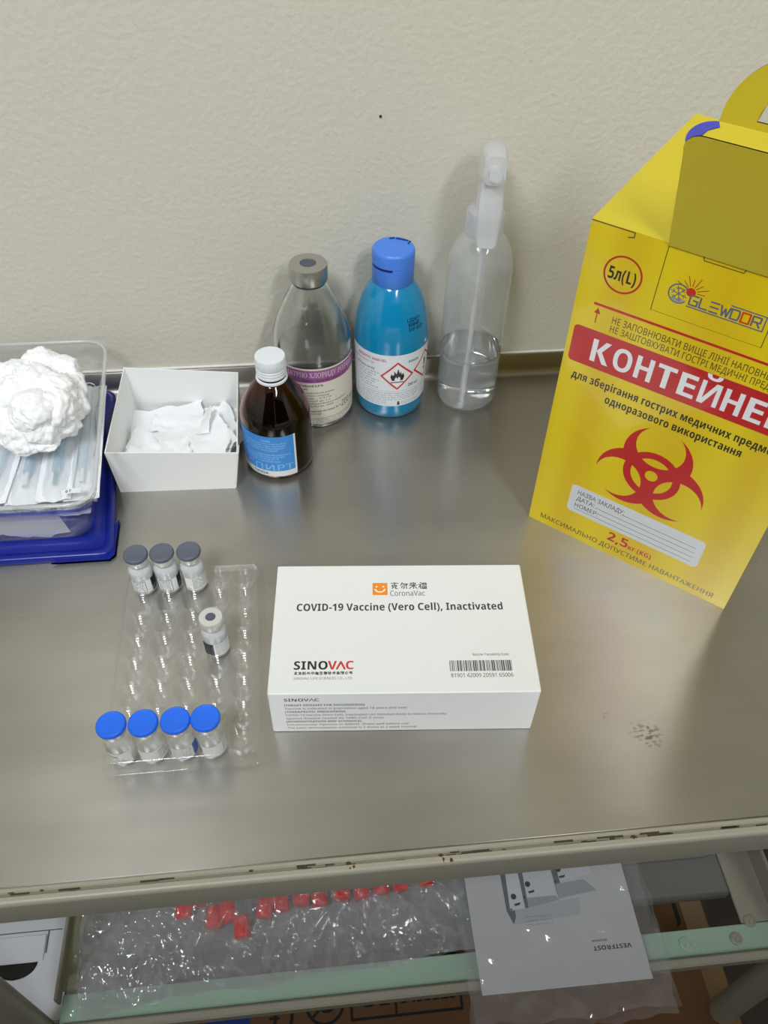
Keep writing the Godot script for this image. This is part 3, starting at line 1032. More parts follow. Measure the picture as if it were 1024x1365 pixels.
func gel_label():
	# 150 degrees of a 60 mm bottle: 80 mm by 53 mm
	var k := 12.0
	var W := 84.0
	var H := 52.0
	var im = blank(W * k, H * k, Color(0.90, 0.91, 0.93))
	var red = Color(0.78, 0.16, 0.16)
	var ink_c = Color(0.25, 0.27, 0.42)
	write(im, "ANTISEPTIC HAND GEL", 12 * k, 6.4 * k, 2.4 * k, Color(0.68, 0.16, 0.22), true, 27 * k)
	write(im, "ALCOHOL 70%", 14 * k, 10.0 * k, 1.8 * k, Color(0.70, 0.25, 0.25), false, 15 * k)
	fine_print(im, 8 * k, 10.2 * k, 5 * k, 1.4 * k, ink_c, 1)
	write(im, "DIRECTIONS FOR USE", 9 * k, 16.0 * k, 2.0 * k, ink_c, true, 20 * k)
	for i in 7:
		fine_print(im, 5 * k, (19.0 + i * 2.5) * k, (28 - (i % 3) * 3) * k, 1.15 * k, ink_c, 20 + i)
	stroke(im, [Vector2(4 * k, 36.0 * k), Vector2(80 * k, 36.0 * k)], 0.25 * k, Color(0.6, 0.62, 0.68))
	for i in 4:
		fine_print(im, 8 * k, (38.8 + i * 2.2) * k, (66 - i * 3) * k, 1.0 * k, ink_c, 60 + i)
	for i in 3:
		fine_print(im, 6 * k, (47.0 + i * 1.8) * k, 34 * k, 0.8 * k, ink_c, 80 + i)
	write(im, "DANGER", 57 * k, 9.0 * k, 2.3 * k, Color(0.2, 0.2, 0.35), true, 9.6 * k)
	write(im, "250 ml", 57.5 * k, 33.0 * k, 3.0 * k, Color(0.2, 0.2, 0.35), true, 9.4 * k)
	fine_print(im, 52 * k, 48.4 * k, 14 * k, 0.8 * k, ink_c, 91)
	fine_print(im, 52 * k, 50.2 * k, 18 * k, 0.8 * k, ink_c, 92)
	fill_poly(im, [Vector2(48.4 * k, 51 * k), Vector2(49 * k, 47 * k), Vector2(50.4 * k, 47 * k), Vector2(51 * k, 51 * k)], Color(0.1, 0.1, 0.1))
	for q in [Vector2(48.0, 20.5), Vector2(76.0, 18.5)]:
		var c = q * k
		var r = 13.0 * k
		var dia = [c + Vector2(0, -r), c + Vector2(r, 0), c + Vector2(0, r), c + Vector2(-r, 0), c + Vector2(0, -r)]
		fill_poly(im, dia.slice(0, 4), Color(0.93, 0.93, 0.93))
		stroke(im, dia, 1.5 * k, red)
	var c = Vector2(48.0, 20.5) * k
	var fl := []
	for q in [Vector2(-3.6, 3.4), Vector2(-4.6, 0.4), Vector2(-3.8, -2.2), Vector2(-3.0, -0.4), Vector2(-2.2, -1.6), Vector2(-2.3, -4.2), Vector2(-0.6, -1.8), Vector2(0.3, -6.0), Vector2(1.6, -2.0), Vector2(2.4, -3.8), Vector2(2.7, -0.8), Vector2(3.8, -2.4), Vector2(4.6, 0.6), Vector2(3.6, 3.4), Vector2(1.8, 3.6), Vector2(2.0, 1.6), Vector2(0.8, 0.2), Vector2(0.2, 2.0), Vector2(-0.9, 0.6), Vector2(-1.9, 2.2), Vector2(-1.6, 3.6)]:
		fl.append(c + q * 1.25 * k)
	var black = Color(0.07, 0.07, 0.08)
	fill_poly(im, fl, black)
	stroke(im, [c + Vector2(-5, 6.1) * k, c + Vector2(5, 6.1) * k], 0.9 * k, black)
	var e = Vector2(76.0, 18.5) * k
	fill_poly(im, [e + Vector2(-1.5, -5.6) * k, e + Vector2(1.5, -5.6) * k, e + Vector2(0.7, 2.0) * k, e + Vector2(-0.7, 2.0) * k], black)
	disc(im, e + Vector2(0, 4.2) * k, 1.35 * k, black)
	return im

func bottle_of_gel():
	var o = thing("hand_gel_bottle", "turquoise plastic bottle with a bright blue flip cap and a white hazard label", "bottle", Vector3(0.0688, 0, 0.0315), deg_to_rad(-6))
	var low = [Vector2(0, 0.0012), Vector2(0.022, 0.0004), Vector2(0.0255, 0.001), Vector2(0.0278, 0.004), Vector2(0.0288, 0.010), Vector2(0.0296, 0.030), Vector2(0.0302, 0.055), Vector2(0.0303, 0.072)]
	var high = smooth_profile([Vector2(0.0303, 0.072), Vector2(0.0294, 0.084), Vector2(0.0270, 0.0965), Vector2(0.0228, 0.1085), Vector2(0.0170, 0.1180), Vector2(0.0140, 0.1215), Vector2(0.0138, 0.1255)])
	low.append_array(high)
	var teal = mat("turquoise_plastic", Color(0.06, 0.53, 0.72), 0.14)
	teal.clearcoat_enabled = true
	teal.clearcoat = 0.4
	teal.clearcoat_roughness = 0.02
	part("body", lathe(low, 72), teal, o)
	part("label", wrap_label(low, 0.0165, 0.0690, -82, 80), printed("gel_label", gel_label(), 0.35), o)
	var lot = blank(170, 110, Color(0.06, 0.53, 0.72))
	write(lot, "L22431", 8, 34, 24, Color(0.02, 0.05, 0.25), true, 130)
	write(lot, "80848", 16, 66, 24, Color(0.02, 0.05, 0.25), true, 110)
	write(lot, "EXP 0525", 20, 98, 24, Color(0.02, 0.05, 0.25), true, 140)
	var lm = printed("lot_code", lot, 0.22)
	part("lot_code", wrap_label(low, 0.0870, 0.1000, 24, 58, 0.0002, 16), lm, o)
	var cap = part("flip_cap", lathe([Vector2(0.0140, 0.1195), Vector2(0.0158, 0.1197), Vector2(0.0162, 0.1205), Vector2(0.0163, 0.1345), Vector2(0.0159, 0.1347), Vector2(0.0159, 0.1352), Vector2(0.0163, 0.1354), Vector2(0.0163, 0.1440), Vector2(0.0160, 0.1456), Vector2(0.0150, 0.1466), Vector2(0.0, 0.1470)], 56), M.gel_cap, o)
	var seam_m = mat("cap_seam", Color(0.06, 0.14, 0.45), 0.6)
	part("hinge_slot", box(Vector3(0.0065, 0.1470, -0.0105), Vector3(0.0098, 0.0006, 0.0014), 0.0001, Basis(Vector3.UP, -0.35)), seam_m, cap)
	part("hinge_slot", box(Vector3(0.0118, 0.1468, -0.0065), Vector3(0.0012, 0.0006, 0.0050), 0.0001, Basis(Vector3.UP, -0.35)), seam_m, cap)
	part("hinge_slot", box(Vector3(-0.0012, 0.1470, -0.0122), Vector3(0.0042, 0.0006, 0.0012), 0.0001, Basis(Vector3.UP, 0.3)), seam_m, cap)
	part("thumb_recess", wrap_label([Vector2(0.0159, 0.13), Vector2(0.0159, 0.145)], 0.1342, 0.1362, -72, -2, 0.0005, 20), seam_m, cap)

func saline_label():
	# 230 degrees of a 63 mm bottle: 126 mm by 52 mm
	var k := 10.0
	var W := 126.0
	var H := 56.0
	var paper = Color(0.88, 0.855, 0.80)
	var im = blank(W * k, H * k, paper)
	im.fill_rect(Rect2i(0, int(1.6 * k), int(W * k), int(12.0 * k)), Color(0.60, 0.36, 0.58))
	write(im, "НАТРІЮ ХЛОРИДУ РОЗЧИН", 40 * k, 8.4 * k, 4.6 * k, Color(0.90, 0.84, 0.86), false, 70 * k, "Droid Serif")
	write(im, "Natrii chloridi solutio 0,9 %", 56 * k, 12.6 * k, 2.6 * k, Color(0.30, 0.05, 0.25), true, 46 * k, "Droid Serif")
	var dk = Color(0.20, 0.18, 0.20)
	write(im, "Розчин для інфузій 0,9 %", 38 * k, 17.6 * k, 2.2 * k, dk, true, 36 * k)
	write(im, "Стерильно", 44 * k, 20.8 * k, 1.9 * k, dk, true, 16 * k)
	var body = ["Склад розчину на приблизний аніони", "1 мл розчину натрію хлориду", "Натрію хлориду – 0,9 г/л", "1000 мл для ін'єкцій до 1 л", "Зберігати. Для внутрішньовенного введення", "Рідке або підлягає 900", "вводити", "Зберігати при температурі не вище 25 °C", "в сухому місці"]
	for i in body.size():
		write(im, body[i], (34 + (i % 3) * 1.5) * k, (24.4 + i * 2.7) * k, 1.7 * k, dk, i == 7, [50, 44, 44, 46, 62, 46, 14, 56, 34][i] * k)
	write(im, "12 %", 56 * k, 48.6 * k, 1.8 * k, dk, true)
	write(im, "200 мл", 92 * k, 44.6 * k, 6.0 * k, Color(0.16, 0.15, 0.17), false, 20 * k)
	stroke(im, [Vector2(20 * k, 50.2 * k), Vector2(120 * k, 50.2 * k)], 0.3 * k, dk)
	fine_print(im, 40 * k, 52.6 * k, 66 * k, 1.2 * k, dk, 5)
	fine_print(im, 40 * k, 55.0 * k, 60 * k, 1.2 * k, dk, 6)
	return im

func saline_bottle():
	var o = thing("saline_bottle", "clear glass infusion bottle with a crimped grey metal cap and a purple banded label", "bottle", Vector3(0.004, 0, 0.0362), deg_to_rad(-0.5))
	var out = [Vector2(0, 0.0032), Vector2(0.022, 0.0022), Vector2(0.0262, 0.0003), Vector2(0.0295, 0.0012), Vector2(0.0312, 0.004), Vector2(0.0315, 0.008), Vector2(0.0315, 0.066)]
	out.append_array(smooth_profile([Vector2(0.0315, 0.070), Vector2(0.0309, 0.078), Vector2(0.0288, 0.0875), Vector2(0.0240, 0.0995), Vector2(0.0186, 0.1110), Vector2(0.0140, 0.1190), Vector2(0.0124, 0.1235), Vector2(0.0136, 0.1275), Vector2(0.0136, 0.1300)], 4))
	part("glass", shell(out, 0.0021, 72), M.glass, o)
	var liq = [Vector2(0, 0.0050), Vector2(0.0260, 0.0042), Vector2(0.0292, 0.0062), Vector2(0.02945, 0.009), Vector2(0.02945, 0.0660), Vector2(0.0286, 0.0648), Vector2(0.0, 0.0646)]
	part("saline", lathe(liq, 72), M.saline_water, o)
	part("label", wrap_label(out, 0.0075, 0.0640, -112, 100, 0.0002, 56), printed("saline_label", saline_label(), 0.5), o)
	var cap = part("crimp_cap", lathe([Vector2(0.0128, 0.1253), Vector2(0.0142, 0.1255), Vector2(0.0147, 0.1264), Vector2(0.0147, 0.1372), Vector2(0.0142, 0.1384), Vector2(0.0062, 0.1387), Vector2(0.0060, 0.1376)], 56), M.grey_alu, o)
	part("stopper", lathe([Vector2(0.0061, 0.1374), Vector2(0.0058, 0.1378), Vector2(0.0, 0.1379)], 32), M.rubber, cap)
	var fr = part("shoulder_ring", lathe([Vector2(0.0124, 0.1228), Vector2(0.0131, 0.1236), Vector2(0.0124, 0.1244)], 40), M.rubber, o)
	fr.visible = true

func spray_bottle():
	var o = thing("spray_bottle", "tall translucent white spray bottle with a trigger head, a little clear liquid inside", "spray bottle", Vector3(0.1366, 0, 0.0302), deg_to_rad(-8))
	var out = [Vector2(0, 0.0016), Vector2(0.0205, 0.0004), Vector2(0.0236, 0.0014), Vector2(0.0252, 0.0045), Vector2(0.0255, 0.010), Vector2(0.0256, 0.100)]
	out.append_array(smooth_profile([Vector2(0.0256, 0.122), Vector2(0.0248, 0.1335), Vector2(0.0218, 0.1440), Vector2(0.0170, 0.1515), Vector2(0.0120, 0.1555), Vector2(0.0112, 0.1585)], 5))
	part("body", lathe(out, 64), M.milky_bottle, o)
	var liq = [Vector2(0, 0.0022), Vector2(0.0202, 0.0012), Vector2(0.0232, 0.0020), Vector2(0.0247, 0.0048), Vector2(0.0251, 0.010), Vector2(0.0252, 0.0525), Vector2(0.0246, 0.0514), Vector2(0.0, 0.0512)]
	part("liquid", lathe(liq, 64), M.water, o)
	part("dip_tube", tube([Vector3(-0.003, 0.004, 0.006), Vector3(-0.001, 0.06, 0.003), Vector3(0, 0.12, 0), Vector3(0, 0.158, 0)], 0.0021, 12), M.milky_head, o)
	var col = part("collar", lathe([Vector2(0.0118, 0.1545), Vector2(0.0135, 0.1548), Vector2(0.0138, 0.1560), Vector2(0.0132, 0.1730), Vector2(0.0112, 0.1742), Vector2(0.0, 0.1744)], 40), M.milky_head, o)
	var st = start()
	for i in 32:
		var a = TAU * i / 32
		add_box(st, Vector3(sin(a) * 0.0136, 0.164, cos(a) * 0.0136), Vector3(0.0010, 0.016, 0.0010), 0.0002, Basis(Vector3.UP, a))
	var ribs = part("ribs", st.commit(), M.milky_head, col)
	ribs.set_meta("kind", "stuff")
	# head: a shroud reaching forward, nozzle block, and a trigger hanging in front of the collar
	var sec := []
	for q in [[-0.016, 0.197, 0.0075, 0.007], [-0.012, 0.2045, 0.0085, 0.0130], [0.0, 0.2085, 0.0090, 0.0160], [0.014, 0.2130, 0.0088, 0.0150], [0.026, 0.2160, 0.0082, 0.0125], [0.034, 0.2172, 0.0074, 0.0100]]:
		var rowp := []
		for p in rounded(q[2], q[3], q[2] * 0.7, 5):
			rowp.append(Vector3(p.x, q[1] + p.y, q[0]))
		sec.append(rowp)
	part("head_shroud", loft(sec), M.milky_head, o)
	part("nozzle", loft(tube_sections(Vector3(0, 0.2165, 0.0335), Vector3(0, 0.2172, 0.0415), 0.0048, 0.0044)), M.milky_head, o)
	part("neck", loft(tube_sections(Vector3(0, 0.1740, 0), Vector3(0, 0.200, 0.0), 0.0085, 0.0080)), M.milky_head, o)
	var tr := []
	for q in [[0.2080, 0.0245, 0.0080], [0.1960, 0.0285, 0.0086], [0.1830, 0.0290, 0.0088], [0.1700, 0.0268, 0.0086], [0.1615, 0.0262, 0.0080], [0.1590, 0.0265, 0.0066]]:
		var rowp := []
		for p in rounded(q[2], 0.0042, 0.0030, 4):
			rowp.append(Vector3(p.x, q[0], q[1] - p.y))
		tr.append(rowp)
	part("trigger", loft(tr, true), M.milky_head, o)

func tube_sections(a, b, ra, rb):
	var out := []
	var d = (b - a).normalized()
	var side = d.cross(Vector3.UP if absf(d.y) < 0.9 else Vector3.BACK).normalized()
	var up = side.cross(d)
	for e in 2:
		var row := []
		for i in 24:
			var t = TAU * i / 24
			row.append((a if e == 0 else b) + (side * cos(t) + up * sin(t)) * (ra if e == 0 else rb))
		out.append(row)
	return out

func loft(sections, flip = false):
	# closed rings joined into one skin, both ends capped
	var st = start()
	var n = sections[0].size()
	var whole := Vector3.ZERO
	for s in sections:
		for p in s:
			whole += p
	whole /= n * sections.size()
	for k in sections.size() - 1:
		var mid := Vector3.ZERO
		for i in n:
			mid += sections[k][i] + sections[k + 1][i]
		mid /= 2 * n
		st.set_smooth_group(0)
		for i in n:
			var j = (i + 1) % n
			var q = [sections[k][i], sections[k][j], sections[k + 1][j], sections[k + 1][i]]
			var nn = (q[1] - q[0]).cross(q[3] - q[0])
			var ctr = (q[0] + q[2]) / 2
			if nn.dot(ctr - mid) < 0:
				q.reverse()
			for p in [q[0], q[2], q[1], q[0], q[3], q[2]]:
				st.add_vertex(p)
	st.set_smooth_group(1)
	for e in [0, sections.size() - 1]:
		var mid := Vector3.ZERO
		for p in sections[e]:
			mid += p
		mid /= n
		for i in n:
			var a = sections[e][i]
			var b = sections[e][(i + 1) % n]
			if (a - mid).cross(b - mid).dot(mid - whole) > 0:
				var t = a
				a = b
				b = t
			for p in [mid, a, b]:
				st.add_vertex(p)
	st.generate_normals()
	return st.commit()

func amber_label():
	# 150 degrees of a 54 mm bottle: 71 mm by 44 mm
	var k := 11.0
	var W := 62.0
	var H := 41.0
	var im = blank(W * k, H * k, Color(0.90, 0.91, 0.91))
	round_rect(im, -4 * k, -4 * k, (W - 1.6) * k, 35.0 * k, 1.2 * k, Color(0.25, 0.56, 0.86))
	var pale = Color(0.72, 0.86, 0.96)
	write(im, "Склад", 34 * k, 5.0 * k, 2.0 * k, pale, false)
	var l = ["1 мл розчину містить етанолу 96 %", "кислоти борної, спирт етиловий", "вода очищена. Зовнішньо", "для місцевого застосування", "", "Зберігати в оригінальній упаковці в", "захищеному від світла місці при", "температурі не вище 25 °C", "у недоступному для дітей місці"]
	for i in l.size():
		if l[i] != "":
			write(im, l[i], (16 + (i % 2)) * k, (7.6 + i * 2.25) * k, 1.45 * k, pale, false, [38, 36, 36, 30, 1, 40, 36, 30, 32][i] * k)
	write(im, "СПИРТ", 18 * k, 34.4 * k, 6.2 * k, Color(0.52, 0.74, 0.92), false, 41 * k)
	write(im, "TERVIS®", 24 * k, 39.2 * k, 2.7 * k, Color(0.12, 0.10, 0.12), true, 13.5 * k)
	return im

func amber_bottle():
	var o = thing("amber_bottle", "small dark brown glass bottle with a white ribbed screw cap and a blue label", "bottle", Vector3(-0.0278, 0, 0.0988), deg_to_rad(3))
	var out = [Vector2(0, 0.003), Vector2(0.019, 0.0018), Vector2(0.0222, 0.0003), Vector2(0.0250, 0.0014), Vector2(0.0266, 0.0045), Vector2(0.0271, 0.009), Vector2(0.0272, 0.047)]
	out.append_array(smooth_profile([Vector2(0.0272, 0.049), Vector2(0.0266, 0.0545), Vector2(0.0240, 0.0620), Vector2(0.0198, 0.0695), Vector2(0.0150, 0.0765), Vector2(0.0112, 0.0808), Vector2(0.0098, 0.0835), Vector2(0.0096, 0.0980)], 4))
	part("glass", shell(out, 0.0019, 64), M.amber_glass, o)
	part("liquid", lathe([Vector2(0, 0.0048), Vector2(0.0220, 0.0042), Vector2(0.0250, 0.006), Vector2(0.0254, 0.010), Vector2(0.0254, 0.043), Vector2(0.0, 0.0425)], 64), M.brown_liquid, o)
	part("label", wrap_label(out, 0.0052, 0.0468, -98, 28, 0.0002, 44), printed("amber_label", amber_label(), 0.4), o)
	var cap = part("screw_cap", lathe([Vector2(0.0100, 0.0862), Vector2(0.0111, 0.0864), Vector2(0.0112, 0.0880), Vector2(0.0107, 0.0884), Vector2(0.0112, 0.0889), Vector2(0.0113, 0.0905), Vector2(0.0108, 0.0909), Vector2(0.0113, 0.0914), Vector2(0.0113, 0.0930), Vector2(0.0109, 0.0934), Vector2(0.0113, 0.0940), Vector2(0.0113, 0.1008), Vector2(0.0109, 0.1020), Vector2(0.0, 0.1024)], 48), M.white_plastic, o)
	var st = start()
	for i in 60:
		var a = TAU * i / 60
		add_box(st, Vector3(sin(a) * 0.0113, 0.0962, cos(a) * 0.0113), Vector3(0.0004, 0.0034, 0.0005), 0.0001, Basis(Vector3.UP, a))
	var kn = part("knurl", st.commit(), M.white_plastic, cap)
	kn.set_meta("kind", "stuff")
	part("tamper_ring", lathe([Vector2(0.0104, 0.0822), Vector2(0.0118, 0.0826), Vector2(0.0118, 0.0842), Vector2(0.0106, 0.0846)], 48), M.white_plastic, o)

# ------------------------------------------------------------------ open paper tray with torn papers
func paper_tray():
	var o = thing("cardboard_tray", "small open white cardboard tray full of torn white papers, beside the amber bottle", "tray", Vector3(-0.1066, 0, 0.0795), deg_to_rad(-1.5))
	var c = Vector3(0, 0.02, 0)
	var bl = Vector3(-0.0440, 0, 0.0495)
	var br = Vector3(0.0450, 0, 0.0500)
	var tl = Vector3(-0.0480, 0.0400, 0.0475)
	var tr = Vector3(0.0510, 0.0395, 0.0525)
	var kbl = Vector3(-0.0440, 0, -0.049)
	var kbr = Vector3(0.0450, 0, -0.046)
	var ktl = Vector3(-0.0472, 0.0425, -0.0535)
	var ktr = Vector3(0.0470, 0.0412, -0.0440)
	part("front_wall", sheet3([bl, br, tr, tl], 0.0009, c), M.card_white, o)
	part("back_wall", sheet3([kbl, kbr, ktr, ktl], 0.0009, c), M.card_white, o)
	part("side_wall", sheet3([bl, kbl, ktl, tl], 0.0009, c), M.card_white, o)
	part("side_wall", sheet3([br, kbr, ktr, tr], 0.0009, c), M.card_white, o)
	part("floor_panel", box(Vector3(0.0005, 0.0007, 0.001), Vector3(0.087, 0.0010, 0.094), 0.0002), M.card_white, o)
	# a folded corner seam on the right front
	part("corner_fold", sheet3([br + Vector3(0.0006, 0, -0.001), br + Vector3(0.0006, 0, -0.010), tr + Vector3(0.0006, -0.001, -0.010), tr + Vector3(0.0006, -0.001, -0.001)], 0.0007, c), M.card_white, o)
	# torn papers, each a curled scrap
	var spots = [[-0.014, 0.006, -0.018, 0.10, 0.062, 0.050], [0.020, 0.005, -0.012, 0.35, 0.050, 0.056], [-0.018, 0.009, 0.012, -0.2, 0.052, 0.056], [0.012, 0.011, 0.006, 0.45, 0.056, 0.044], [0.024, 0.0095, 0.016, -0.10, 0.032, 0.046], [-0.016, 0.0125, 0.024, 0.12, 0.050, 0.032], [0.016, 0.0130, 0.023, -0.25, 0.042, 0.030], [0.000, 0.0115, -0.014, -0.2, 0.050, 0.022]]
	var where = ["under the back wall", "at the back right", "at the left wall", "in the middle of the heap", "at the right wall", "behind the front wall at the left", "behind the front wall at the right", "with a raised torn corner at the back"]
	for i in spots.size():
		var s = spots[i]
		var nz := FastNoiseLite.new()
		nz.seed = 40 + i
		nz.frequency = 1.4
		var e := FastNoiseLite.new()
		e.seed = 80 + i
		e.frequency = 3.0
		var curl = rng.randf_range(0.05, 0.10)
		var f = func(u, v):
			var x = (u - 0.5) * s[4] * (1.0 + 0.12 * e.get_noise_2d(v * 2.0, 1.0))
			var z = (v - 0.5) * s[5] * (1.0 + 0.15 * e.get_noise_2d(u * 2.0, 9.0)) + 0.004 * e.get_noise_1d(u * 3.0)
			var lift = curl * 0.04 * absf(u - 0.4) * absf(u - 0.4) * 4.0 + 0.0028 * nz.get_noise_2d(u, v)
			if i == 7:
				lift += 0.016 * maxf(0.0, u - 0.78) * 4.0 * (1.0 - v)
			return Vector3(x, lift, z)
		var g = grid(14, 12, f, true)
		var o2 = part(numbered("paper_scrap"), g, M.paper, self, o.position + Vector3(s[0], s[1], s[2]))
		o2.rotation.y = s[3]
		o2.rotation.x = rng.randf_range(0.0, 0.12)
		tag(o2, "torn white paper scrap in the cardboard tray, " + where[i], "paper", "torn papers in the cardboard tray")

# ------------------------------------------------------------------ clear container on its blue lid
func blend_outline(corners, r, k = 7):
	# a quadrilateral (counter-clockwise) with rounded corners
	var out := []
	var n = corners.size()
	for i in n:
		var p = corners[i]
		var a = (corners[(i + n - 1) % n] - p).normalized()
		var b = (corners[(i + 1) % n] - p).normalized()
		var p0 = p + a * r
		var p1 = p + b * r
		for j in k + 1:
			var t = float(j) / k
			out.append(p0.lerp(p, t).lerp(p.lerp(p1, t), t))
	return out

func stack(rings):
	# rings of [outline, y] skinned into one smooth sheet
	var n = rings[0][0].size()
	var v := PackedVector3Array()
	var ix := PackedInt32Array()
	var st = start()
	for k in rings.size() - 1:
		for i in n:
			var j = (i + 1) % n
			var a = Vector3(rings[k][0][i].x, rings[k][1], rings[k][0][i].y)
			var b = Vector3(rings[k][0][j].x, rings[k][1], rings[k][0][j].y)
			var c = Vector3(rings[k + 1][0][j].x, rings[k + 1][1], rings[k + 1][0][j].y)
			var d = Vector3(rings[k + 1][0][i].x, rings[k + 1][1], rings[k + 1][0][i].y)
			for p in [a, b, c, a, c, d]:
				st.set_uv(Vector2(p.x, p.z))
				st.add_vertex(p)
	st.generate_normals()
	return st.commit()

func fill_ring(outline, y, t = 0.0012):
	var pl := []
	for p in outline:
		pl.append(Vector2(p.x, -p.y))
	return plate(pl, t, Transform3D(Basis(Vector3.RIGHT, -PI / 2), Vector3(0, y, 0)))

func grown(corners, d):
	var c := Vector2.ZERO
	for p in corners:
		c += p / corners.size()
	var out := []
	for p in corners:
		out.append(p + Vector2(signf(p.x - c.x), signf(p.y - c.y)) * d)
	return out

func syringe_container():
	# lid first: the container stands in it
	var lid_c = [Vector2(-0.3500, 0.196), Vector2(-0.3500, 0.006), Vector2(-0.1690, 0.006), Vector2(-0.1480, 0.196)]
	var lid = thing("container_lid", "dark blue plastic lid lying on the steel top underneath the clear container", "lid", Vector3(-0.25, 0, 0.1))
	var mv = func(list, d):
		var out := []
		for p in grown(list, d):
			out.append(p - Vector2(-0.25, 0.1))
		return out
	var rings := []
	for q in [[0.0, 0.0008], [0.0, 0.0050], [-0.0012, 0.0062], [-0.0050, 0.0064], [-0.0062, 0.0050], [-0.0075, 0.0046], [-0.0125, 0.0062], [-0.0160, 0.0078], [-0.0185, 0.0072], [-0.0205, 0.0040], [-0.03, 0.0034]]:
		rings.append([blend_outline(mv.call(lid_c, q[0]), maxf(0.012 + q[0] * 0.2, 0.005)), q[1]])
	part("rim", stack(rings), M.lid_blue, lid)
	part("panel", fill_ring(blend_outline(mv.call(lid_c, -0.0200), 0.009), 0.0035), M.lid_blue, lid)
	var tabs = start()
	add_mesh(tabs, fill_ring([Vector2(0.058, 0.0985), Vector2(0.0985, 0.0985), Vector2(0.1020, 0.0945), Vector2(0.1012, 0.060), Vector2(0.096, 0.070), Vector2(0.085, 0.086)], 0.0022, 0.0016), Transform3D())
	part("corner_tab", tabs.commit(), M.lid_blue, lid)
	# container
	var o = thing("clear_container", "clear plastic food container heaped with wrapped syringes, at the left by the wall", "container", Vector3(-0.25, 0.0062, 0.1))
	var base_c = [Vector2(-0.3350, 0.1800), Vector2(-0.3350, 0.0260), Vector2(-0.1790, 0.0260), Vector2(-0.1640, 0.1800)]
	var rim_c = [Vector2(-0.3480, 0.1960), Vector2(-0.3480, 0.0150), Vector2(-0.1640, 0.0150), Vector2(-0.1495, 0.1990)]
	var mid = func(t, d):
		var out := []
		for i in 4:
			out.append(base_c[i].lerp(rim_c[i], t) - Vector2(-0.25, 0.1))
		return grown(out, d)
	var wall := []
	for q in [[-0.02, -0.004, 0.0], [0.0, 0.0, 0.0015], [0.05, 0.0, 0.004], [0.5, 0.0, 0.027], [0.92, 0.0, 0.050], [0.95, 0.0018, 0.0503], [1.0, 0.0022, 0.0555], [1.0, 0.0, 0.0562]]:
		wall.append([blend_outline(mid.call(q[0], q[1]), 0.020), q[2]])
	part("wall", stack(wall), M.clear_plastic, o)
	part("base", fill_ring(blend_outline(mid.call(-0.02, -0.004), 0.018), 0.0006, 0.0010), M.clear_plastic, o)
	var lipr := []
	for p in blend_outline(mid.call(1.0, 0.0010), 0.020):
		lipr.append(Vector3(p.x, 0.0560, p.y))
	lipr.append(lipr[0])
	part("rim", tube(lipr, 0.0016, 8), pane("rim_plastic", Color(0.86, 0.88, 0.88), 0.35, 0.15), o)
	var mark = blank(128, 40, Color(0.90, 0.91, 0.92))
	# wrapped syringes: bottom layers that show through the front wall, then the visible top layer
	var places = [
		[-0.2330, 0.0180, 0.106, 0.03, "bottom layer, left part"], [-0.2050, 0.0180, 0.106, -0.02, "bottom layer, middle"], [-0.1800, 0.0185, 0.104, 0.05, "bottom layer, by the right wall"],
		[-0.2260, 0.0290, 0.106, -0.04, "middle layer, left part"], [-0.1990, 0.0290, 0.106, 0.03, "middle layer, centre"], [-0.1755, 0.0300, 0.104, 0.09, "middle layer, by the right wall"],
		[-0.2480, 0.0405, 0.110, 0.03, "top layer, cut by the left edge"], [-0.2260, 0.0420, 0.112, -0.03, "top layer, second from the left edge"], [-0.2060, 0.0415, 0.113, 0.02, "top layer, under the cotton's front edge"], [-0.1865, 0.0425, 0.113, 0.05, "top layer, second from the right wall"], [-0.1700, 0.0415, 0.112, 0.085, "top layer, by the right wall"],
		[-0.2720, 0.0300, 0.108, -0.02, "left half, third from the left wall"], [-0.2940, 0.0240, 0.104, 0.04, "left half, second from the left wall"], [-0.3160, 0.0180, 0.106, -0.03, "left half, by the left wall"],
	]
	var barrel = pane("barrel", Color(0.80, 0.88, 0.93), 0.35, 0.15)
	var filmm = pane("syringe_film", Color(0.93, 0.95, 0.97), 0.26, 0.2)
	for i in places.size():
		var q = places[i]
		var t = thing("wrapped_syringe", "syringe in white paper pack, %s of the container" % q[4], "syringe", Vector3(q[0], q[1], q[2]), q[3], "wrapped syringes in the clear container")
		var nz := FastNoiseLite.new()
		nz.seed = 300 + i
		nz.frequency = 1.2
		part("paper_backing", grid(8, 16, func(u, v): return Vector3((u - 0.5) * 0.0245, 0.0016 * nz.get_noise_2d(u * 2, v * 3) + 0.0004 + 0.0022 * absf(u - 0.5) * 2.0 * (1.0 if i % 2 else 0.3), (v - 0.5) * 0.128), true), M.paper, t)
		part("barrel", tube([Vector3(0, 0.0042, -0.030), Vector3(0, 0.0042, 0.036)], 0.0034, 12), M.pale_blue if i % 3 != 1 else barrel, t)
		part("plunger", joined([tube([Vector3(0, 0.0042, -0.058), Vector3(0, 0.0042, -0.026)], 0.0024, 10), tube([Vector3(0, 0.0042, -0.0595), Vector3(0, 0.0042, -0.058)], 0.0046, 12), tube([Vector3(0, 0.0042, 0.036), Vector3(0, 0.0042, 0.050)], 0.0016, 8)]), M.teal_sleeve if i % 3 == 0 else M.white_plastic, t)
		part("film", grid(10, 18, func(u, v):
			var arch = sin(PI * clampf((u - 0.10) / 0.80, 0.0, 1.0)) * 0.0074 * smoothstep(0.0, 0.10, v) * smoothstep(0.0, 0.10, 1.0 - v)
			return Vector3((u - 0.5) * 0.0245, 0.0008 + arch + 0.0012 * nz.get_noise_2d(u * 4 + 9, v * 6), (v - 0.5) * 0.128), true), filmm, t)
